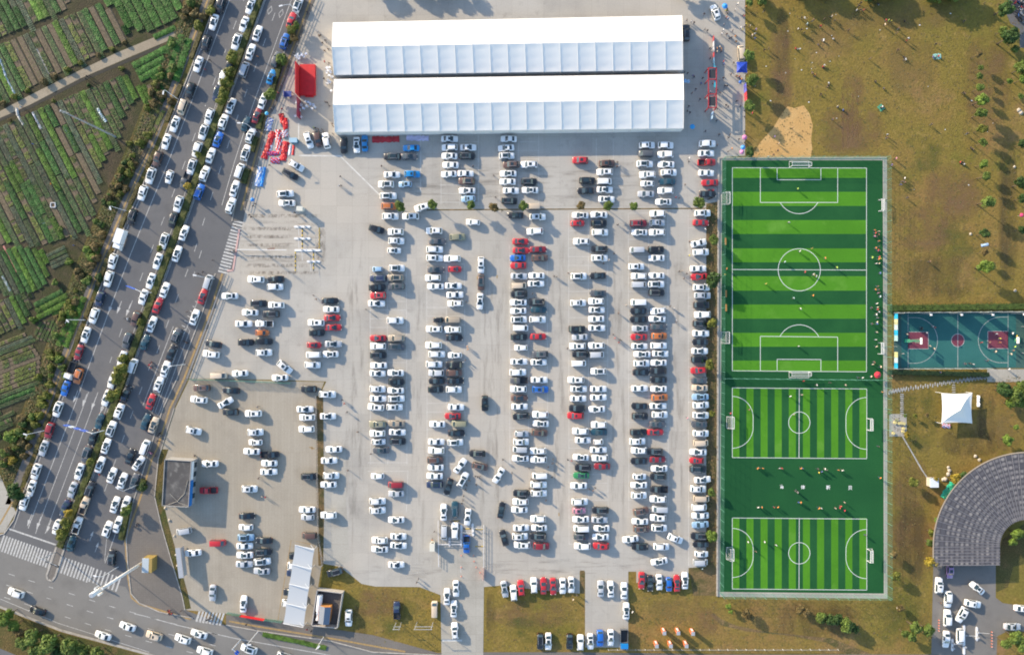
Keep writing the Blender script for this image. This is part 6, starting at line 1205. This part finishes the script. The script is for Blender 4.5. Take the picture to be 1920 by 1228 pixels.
# ================================================================= people
M['skin'] = plain('skin', (.45, .27, .18), .6); M['hair'] = plain('hair', (.015, .012, .010), .5); M['shoe'] = plain('shoe', (.05, .05, .05), .6)
M['top'] = objcol('clothing_top', .8)
def trousers():
    m, n, l, b = newmat('clothing_trousers'); i = n.new("ShaderNodeObjectInfo"); r = ramp(n, [(0, (.015, .017, .025)), (.45, (.03, .035, .05)), (.6, (.06, .08, .14)), (.8, (.12, .11, .10)), (1, (.02, .02, .02))]); l.new(i.outputs["Random"], r.inputs[0]); l.new(r.outputs[0], b.inputs["Base Color"]); b.inputs["Roughness"].default_value = .8; return m
M['trousers'] = trousers()
PM = [M['top'], M['trousers'], M['skin'], M['hair'], M['shoe']]
def person_mesh(pose):
    J = {}; E = []
    def j(n, p, r, mt, par=None):
        J[n] = (Vector(p), r, mt)
        if par: E.append((par, n))
    if pose == 'sit':
        j('pel', (0, 0, .22), .15, 1); j('bel', (-.02, 0, .42), .145, 0, 'pel'); j('che', (0, 0, .62), .165, 0, 'bel'); j('nek', (.02, 0, .78), .06, 2, 'che'); j('hd', (.04, 0, .90), .095, 2, 'nek'); j('hd2', (.03, 0, 1.0), .09, 3, 'hd')
        for s, n in ((1, 'l'), (-1, 'r')):
            j('sh' + n, (0, .19 * s, .70), .07, 0, 'che'); j('el' + n, (.16, .25 * s, .50), .05, 0, 'sh' + n); j('wr' + n, (.36, .15 * s, .42), .036, 2, 'el' + n); j('ha' + n, (.43, .13 * s, .41), .03, 2, 'wr' + n)
            j('hi' + n, (.05, .10 * s, .18), .10, 1, 'pel'); j('kn' + n, (.40, .17 * s, .42), .07, 1, 'hi' + n); j('an' + n, (.55, .12 * s, .10), .05, 1, 'kn' + n); j('to' + n, (.68, .12 * s, .05), .04, 4, 'an' + n)
    else:
        k = .28 if pose == 'walk' else .03
        j('pel', (0, 0, .93), .145, 1); j('bel', (0, 0, 1.08), .135, 0, 'pel'); j('che', (.01, 0, 1.30), .16, 0, 'bel'); j('nek', (.02, 0, 1.46), .058, 2, 'che'); j('hd', (.04, 0, 1.58), .092, 2, 'nek'); j('hd2', (.025, 0, 1.67), .088, 3, 'hd')
        for s, n in ((1, 'l'), (-1, 'r')):
            f = s * k
            j('sh' + n, (0, .20 * s, 1.38), .068, 0, 'che'); j('el' + n, (-f * .5, .27 * s, 1.12), .050, 0, 'sh' + n); j('wr' + n, (-f * .7 + .08, .27 * s, .90), .034, 2, 'el' + n); j('ha' + n, (-f * .8 + .11, .265 * s, .81), .032, 2, 'wr' + n)
            j('hi' + n, (0, .10 * s, .86), .10, 1, 'pel'); j('kn' + n, (f * .7 + .03, .11 * s, .48), .068, 1, 'hi' + n); j('an' + n, (f, .11 * s, .10), .046, 1, 'kn' + n); j('to' + n, (f + .14, .12 * s, .045), .042, 4, 'an' + n)
    names = list(J); me = bpy.data.meshes.new('skeleton'); me.from_pydata([tuple(J[n][0]) for n in names], [(names.index(a), names.index(c)) for a, c in E], [])
    ob = bpy.data.objects.new('skeleton', me); col.objects.link(ob); sk = ob.modifiers.new('s', 'SKIN'); sk.use_smooth_shade = True
    for i, n in enumerate(names): me.skin_vertices[0].data[i].radius = (J[n][1],) * 2; me.skin_vertices[0].data[i].use_root = n == 'pel'
    ss = ob.modifiers.new('d', 'SUBSURF'); ss.levels = 1; ss.render_levels = 1
    dg = bpy.context.evaluated_depsgraph_get(); out = bpy.data.meshes.new_from_object(ob.evaluated_get(dg)); bpy.data.objects.remove(ob)
    out.materials.clear(); [out.materials.append(m) for m in PM]
    for p in out.polygons:
        c = p.center; n = min(names, key=lambda q: (J[q][0] - c).length / (J[q][1] + .03)); mi = J[n][2]
        if n in ('hd', 'hd2'): mi = 3 if (c.z > J['hd'][0].z + .07 or c.x < J['hd'][0].x - .015) else 2
        p.material_index = mi
    out.name = 'person_' + pose; return out
PME = {p: person_mesh(p) for p in ('stand', 'walk', 'sit')}
PC = {'k': ('dark', (.02, .02, .025)), 'w': ('white', (.70, .70, .70)), 'r': ('red', (.50, .03, .04)), 'b': ('blue', (.04, .12, .38)), 'o': ('orange', (.60, .22, .04)), 'y': ('yellow', (.62, .52, .06)), 'g': ('grey', (.22, .23, .25)), 'n': ('brown', (.16, .09, .06)), 'c': ('cream', (.60, .50, .38)), 'p': ('pink', (.60, .26, .36)), 'e': ('lime', (.40, .62, .10)), 't': ('pale blue', (.38, .55, .62)), 'v': ('purple', (.24, .16, .42))}
PEO = []
def people(place, data, group):
    for t in data.split():
        f = t.split(','); PEO.append((place, float(f[0]), float(f[1]), f[2], group, f[3] if len(f) > 3 else 'a'))
people('on the open lawn', """1504,33,k 1509,34,w 1514,34,k 1526,37,n 1514,45,t 1497,54,w 1504,55,k 1509,61,k 1540,49,r 1546,36,k 1561,30,c 1566,38,k 1492,91,r,s 1545,76,w,s 1563,73,w,s 1536,85,k,s 1592,56,n 1547,122,w,s 1543,125,r,s 1549,124,y,s 1524,138,n,s 1529,140,o,s 1554,156,w,s 1554,160,k,s 1540,176,k,s 1571,199,c,s 1581,206,b,s 1563,223,n
1615,5,k 1611,11,k 1607,19,w 1614,18,k 1620,19,r 1648,8,k,s 1662,38,r 1667,38,e 1672,39,y 1660,46,c 1696,40,k,s 1686,53,n 1683,61,n 1704,72,w 1701,76,r 1685,93,n 1696,108,k,s 1699,111,w,s 1633,109,n 1641,152,k,s 1658,167,k,s 1652,203,k,s 1655,200,w,s 1750,107,v,s 1755,108,k,s 1761,105,r,s 1756,82,k 1809,39,k 1807,173,k 1810,176,k,s 1747,233,k 1815,250,k 1821,278,k,s 1825,281,k,s 1665,252,w 1664,258,n 1681,297,p 1673,309,v 1697,334,w 1692,340,k 1690,346,b 1698,342,n,s 1801,304,r,s 1806,304,k,s 1809,308,w,s 1663,375,k 1703,370,k 1744,490,n 1433,20,k 1442,91,k 1434,93,k""", 'people on the lawn')
people('on the sand patch', '1487,240,n 1453,256,v 1461,269,c 1459,282,k 1451,290,k 1441,293,w', 'people on the sand')
people('on the paving right of the tents', """1384,7,w 1380,17,w 1399,12,o 1394,28,n 1396,30,r 1362,20,y 1365,23,c 1363,32,r 1366,35,b 1358,46,g 1357,56,w 1354,63,w 1363,64,n 1374,58,k 1368,72,k 1372,70,k 1379,68,o,s 1380,78,o,s 1390,52,w 1393,55,y 1396,50,k 1400,45,y 1407,48,c 1411,66,c 1416,72,b 1418,55,v 1416,63,w 1321,26,k 1322,55,k 1327,57,k 1297,40,w 1302,42,k 1288,38,k 1332,90,k 1334,91,w 1332,109,k 1345,91,o 1353,91,o 1345,97,c 1353,96,n 1357,115,r 1358,120,b 1376,118,k 1371,139,k 1357,146,k 1350,150,g 1343,130,k 1284,135,k 1290,137,k 1300,141,v 1302,144,k 1318,146,k 1315,156,b 1305,167,k 1298,174,n 1313,186,k 1360,161,k 1364,161,k 1346,168,k 1351,174,k 1345,204,k 1362,197,k 1366,200,k 1382,189,k 1389,199,k 1344,226,k 1323,246,k 1292,199,k 1289,208,k 1294,211,k 1349,252,k 1369,252,k 1366,258,k 1397,246,k 1386,261,k 1345,272,k 1373,279,o 1366,284,k 1397,218,k 1408,205,r 1399,262,k,s 1396,267,k,s 1411,212,r 1329,170,r 1333,172,w 1334,183,r 1350,88,c 1381,143,o,s 1387,143,r,s 1391,148,o,s""", 'crowd right of the tents')
people('left of the tents', """601,66,k 604,80,k 598,67,n 610,76,k 615,92,k 608,95,n 608,115,r 616,118,k 607,147,k 609,191,k 613,192,k 617,198,k 588,239,e 591,240,k 596,242,k 604,243,k 622,232,n 624,236,k 624,251,k 638,331,k 639,348,k 635,348,w 594,58,w 521,174,r 528,204,r 507,204,n 575,22,k 583,8,k 505,310,k 715,311,n 478,382,k 474,386,k 467,403,k 470,407,k 552,399,k 587,554,k 592,561,n 440,424,k 438,471,k 398,488,k 380,510,k 371,513,k""", 'people left of the tents')
people('in the parking lot', """887,312,k 926,329,k 929,370,k 941,395,k 1158,304,k 1161,311,w 1157,312,n 1292,303,k 1293,297,w 1285,346,n 1268,370,r 1274,371,k 1297,391,k 1159,421,k 1323,430,w 1152,475,k 1142,488,w 1132,494,k 1293,453,n 1293,479,y 1039,518,k 1044,519,k 1066,512,n 1274,509,k 1279,508,c 1288,513,k 1283,522,k 999,551,k 874,566,k 686,580,k 1257,574,k 1264,578,w 1269,601,w 1268,604,g 1175,572,c 1160,587,n 1150,627,k 1153,634,r 1162,637,k 1165,638,k 1161,642,r 876,650,o 877,655,o 872,675,n 869,679,w 1064,653,k 1289,784,p 645,757,r 650,773,k 670,810,n 695,851,k 652,882,n 641,750,k 943,862,k 1065,862,k 1072,864,r 1105,917,k 1116,915,k 1112,920,n 891,893,k 895,894,k 899,895,k 880,901,k 893,909,k 875,910,k 873,918,k 869,930,k 868,938,k 866,944,k 960,887,k 992,878,k 1028,876,k 1037,861,k 1036,869,k 1035,895,k 1024,938,k 996,898,k 993,916,k 814,997,k 845,978,k 482,763,g 365,855,k,s 497,932,r 491,931,c 484,897,n 810,1012,o 784,1086,k 781,1092,k 1082,1116,k 1075,1124,c 1186,1147,w 1317,1066,t""", 'people in the lot')
people('on the football turf', """1496,354,e 1500,471,w 1523,466,y 1548,484,o 1570,502,e 1472,491,t 1510,510,r 1526,514,w 1531,518,w 1527,516,y 1437,532,y 1489,559,t 1502,579,w 1525,554,o 1498,649,w 1363,504,o 1360,515,y 1480,417,w 1405,768,n 1370,775,r 1504,740,c 1482,743,w 1489,777,c 1557,717,k 1532,722,w 1586,722,c 1507,714,r 1425,877,k 1421,878,o 1431,878,o 1463,878,w 1467,878,r 1502,878,o 1505,878,b 1534,879,k 1547,879,w 1550,881,c 1541,884,b 1536,886,y 1573,881,o 1580,882,w 1494,920,k 1496,923,g 1422,951,w 1429,951,o 1452,951,r 1459,951,o 1498,942,b 1502,942,o 1541,953,w 1536,953,o 1567,953,c 1575,952,r 1584,942,c 1584,957,r 1577,949,r 1403,1016,w 1434,1016,w 1418,1034,n 1456,1022,w""", 'players on the football turf')
people('watching along the right touchline', """1641,432,o 1649,434,c 1642,437,r 1648,440,n 1641,443,p 1644,444,k 1649,452,o 1648,462,k 1643,465,o 1647,469,r 1649,470,p 1649,482,r 1648,486,o 1651,485,y 1644,494,w 1649,494,c 1636,483,e 1651,512,b 1646,537,n 1642,543,o 1648,543,k 1648,549,p 1651,556,t 1645,569,w 1646,576,c 1646,580,r 1649,585,w 1644,590,w 1646,596,g 1645,604,c 1645,607,b 1645,623,c 1643,637,w 1644,650,c 1640,679,n 1637,683,c 1652,688,c 1610,708,k 1618,708,w 1634,706,c 1655,735,o 1648,837,k 1651,896,o 1623,1003,k 1635,577,k 1636,607,k""", 'spectators along the right touchline')
people('on or beside the basketball court', """1729,615,k 1728,618,k 1750,612,w 1754,614,r 1738,624,w 1745,649,c 1752,654,c 1702,627,c 1841,642,r 1870,626,w 1876,635,y 1856,642,n 1876,642,o 1868,659,c 1852,676,k 1811,682,k 1819,681,k 1826,683,w 1899,625,w 1904,650,e 1907,630,y 1897,664,c 1901,657,n 1764,698,b 1673,705,n 1893,692,w 1694,663,w""", 'people at the basketball court')
people('on the roadside footways', """393,113,k 384,130,r 483,106,o 239,599,w 281,683,d 318,1145,r 322,1150,r 338,1146,k 393,1157,k 461,1171,k 575,1180,r 583,1184,k 300,818,g 283,850,p 186,890,r 290,855,k 256,985,k 295,827,k 282,690,r 350,585,k 1764,1130,n""".replace('281,683,d ', ''), 'people by the roads')
people('working in the vegetable plots', '162,143,k 167,142,k 160,148,k 55,692,v 95,345,o 133,443,y 137,460,b 38,200,w 52,400,k,s 61,270,b', 'people in the plots')
pk_ = defaultdict(list)
for i, t in enumerate(PEO): pk_[(t[0], t[3], t[5])].append((t[2], t[1], i))
prk = {}; CROWD = []
for k, L_ in pk_.items():
    for n_, (_, _, i) in enumerate(sorted(L_)): prk[i] = (n_ + 1, len(L_))
for i, (place, x, y, c, group, pose) in enumerate(PEO):
    h = random.Random(i * 31 + 5); z = 1.2 if pose != 's' else .6
    p = P(x, y, z); zz = .046 if 'turf' in group or 'spect' in group else .034 if 'lot' in place or 'paving' in place or 'tents' in place else .055 if 'road' in place else .02
    po = 'sit' if pose == 's' else h.choice(('stand', 'walk')); n_, tot = prk[i]; pw = {'sit': 'seated ', 'stand': '', 'walk': ''}[po]
    base = pw + 'person in ' + PC[c][0] + ' top'
    lab = (ordw(n_) + ' ' + base + ' from the top, ' + place) if tot > 1 else 'the only ' + base + ' ' + place
    if group.startswith(('crowd', 'spect')):
        CROWD.append((PME[po], p.x, p.y, zz, h.uniform(0, 6.28), c)); continue
    v = h.uniform(.8, 1.15); o = inst('person', PME[po], (p.x, p.y, zz), h.uniform(0, 6.28), None, tuple(q * v for q in PC[c][1]), h.uniform(.95, 1.04)); tag(o, lab, 'person', group)
keys = list(PC); cm = MB(); cv = []; cf = []; cmi = []
for me, x, y, z, a, c in CROWD:
    o0 = len(cv); ca, sa = math.cos(a), math.sin(a)
    cv += [(x + v.co.x * ca - v.co.y * sa, y + v.co.x * sa + v.co.y * ca, z + v.co.z) for v in me.vertices]
    for p in me.polygons: cf.append([q + o0 for q in p.vertices]); cmi.append(p.material_index + 4 if p.material_index else 100 + keys.index(c))
cm.v, cm.f, cm.m = cv, cf, [(q - 5 if q < 100 else q - 96) for q in cmi]
stuff(cm.build('crowd', PM[1:] + [plain('crowd_top_' + PC[k][0], PC[k][1], .8) for k in keys], None, True))
# ---------------------------------------------------------------- scooters
sb = MB(); sb.box((-.35, 0, .55), (.8, .28, .3)); sb.box((.25, 0, .3), (.6, .26, .1)); sb.box((.52, 0, .65), (.12, .36, .65)); SBODY = sb.mesh('body', M['car_paint'])
sb = MB(); sb.box((-.38, 0, .76), (.72, .26, .1)); SSEAT = sb.mesh('seat', M['trim']); sb = MB(); sb.tube([(.5, -.34, 1.0), (.56, 0, 1.03), (.5, .34, 1.0)], .03, 5); SBAR = sb.mesh('handlebar', M['trim']); sb = MB(); sb.tube([(0, -.05, 0), (0, .05, 0)], .24, 10); SWH = sb.mesh('wheel', M['tyre'])
def scooter(px, py, rz, c, label):
    t = thing('motor_scooter', label, 'scooter', G(px, py, .04), rz, 'motor scooters'); inst('body', SBODY, (0, 0, 0), 0, t, c); inst('seat', SSEAT, (0, 0, 0), 0, t); inst('handlebar', SBAR, (0, 0, 0), 0, t)
    for x in (-.6, .68): inst('wheel', SWH, (x, 0, .24), 0, t)
SC = [(1897, 2, 'k'), (1902, 6, 'r'), (1907, 4, 'b'), (1912, 8, 'k'), (1917, 5, 'w'), (1899, 14, 'k'), (1905, 17, 'k'), (1911, 18, 'w'), (1917, 16, 'r'), (1902, 25, 'k'), (1908, 28, 'b'), (1914, 27, 'w'), (1906, 36, 'k'), (1913, 38, 'k'), (1918, 44, 'g')]
for i, (x, y, c) in enumerate(SC): scooter(x, y, rnd.uniform(0, 6.28), PC[c][1], ordw(i + 1) + ' parked scooter from the top in the upper right yard')
for x, y, c, lb in ((299, 814, 'k', 'dark scooter on the footway beside the beige sedan'), (284, 848, 'p', 'pink scooter on the footway left of the yard office'), (318, 1147, 'r', 'red scooter at the bottom of the wide footway'), (393, 1159, 'k', 'dark scooter on the short lower zebra crossing'), (255, 984, 'g', 'grey scooter right of the lowest footway hedge'), (436, 472, 'w', 'white scooter on the zebra at the upper gate'),
        (283, 682, 'r', 'red scooter in the road right of a white minivan'), (349, 641, 'n', 'brown scooter on the footway beside the scattered lot'), (1363, 22, 'k', 'dark scooter below the blue parasol at the top right'), (1333, 357, 'r', 'red scooter between dark cars at the pitch fence'), (1332, 373, 'n', 'brown scooter below the dark sedan at the pitch fence'), (239, 597, 'w', 'white scooter left of the brown SUV on the road')): scooter(x, y, rnd.uniform(0, 6.28), PC[c][1], lb)
# ---------------------------------------------------------------- plastic chairs left of the tents
cb = MB(); cb.box((0, 0, .44), (.46, .46, .05)); cb.box((-.22, 0, .68), (.05, .44, .44))
for x in (-.2, .2):
    for y in (-.2, .2): cb.box((x, y, .22), (.05, .05, .44))
CHAIR = cb.mesh('chair', M['stripe_obj'])
CH = [(559, 104), (563, 107), (558, 110), (567, 105), (571, 108), (575, 103), (562, 112), (556, 107), (614, 129), (619, 128), (616, 134), (621, 137), (614, 138), (618, 143), (624, 146), (617, 153), (615, 158), (620, 156), (622, 172), (558, 194), (562, 197), (560, 203), (566, 199), (563, 208), (574, 192), (579, 193), (571, 205), (577, 201), (583, 197), (589, 199), (592, 203), (586, 205), (566, 221), (555, 219), (560, 211)]
def chair_place(x, y): return 'above the red stage' if y < 118 and x < 600 else 'at the left end of the tents' if x > 600 else 'below the red stage'
crk = defaultdict(list)
for x, y in CH: crk[chair_place(x, y)].append((x, y))
for pl, L_ in crk.items():
    for n_, (x, y) in enumerate(sorted(L_)): tag(inst('plastic_chair', CHAIR, G(x, y, .03), rnd.uniform(0, 6.28), None, rnd.choice(((.72, .74, .78), (.60, .66, .78), (.70, .70, .72))), 1.35), ordw(n_ + 1) + ' pale chair from the left in the cluster ' + pl, 'chair', 'plastic chairs round the stage')
tag(inst('table', CHAIR, G(541, 178, .03), 0, None, (.03, .06, .25), (4.5, 3.6, 1.4)), 'dark blue covered table left of the stage', 'table')
# litter on the lawn: scraps nobody could count
b = MB()
for k in range(42):
    x, y = (rnd.gauss(1500, 60), rnd.gauss(95, 60)) if k < 26 else (rnd.uniform(1400, 1900), rnd.uniform(0, 400))
    if x < 1405 or x > 1910 or y < 2 or (y > 290 and x < 1668): continue
    p = G(x, y); s = rnd.uniform(.12, .28); b.add([(p.x - s, p.y, .05), (p.x, p.y - s * .7, .07), (p.x + s, p.y, .06), (p.x, p.y + s * .7, .09)], [[0, 1, 2, 3]])
stuff(b.build('litter', M['white_paint']))
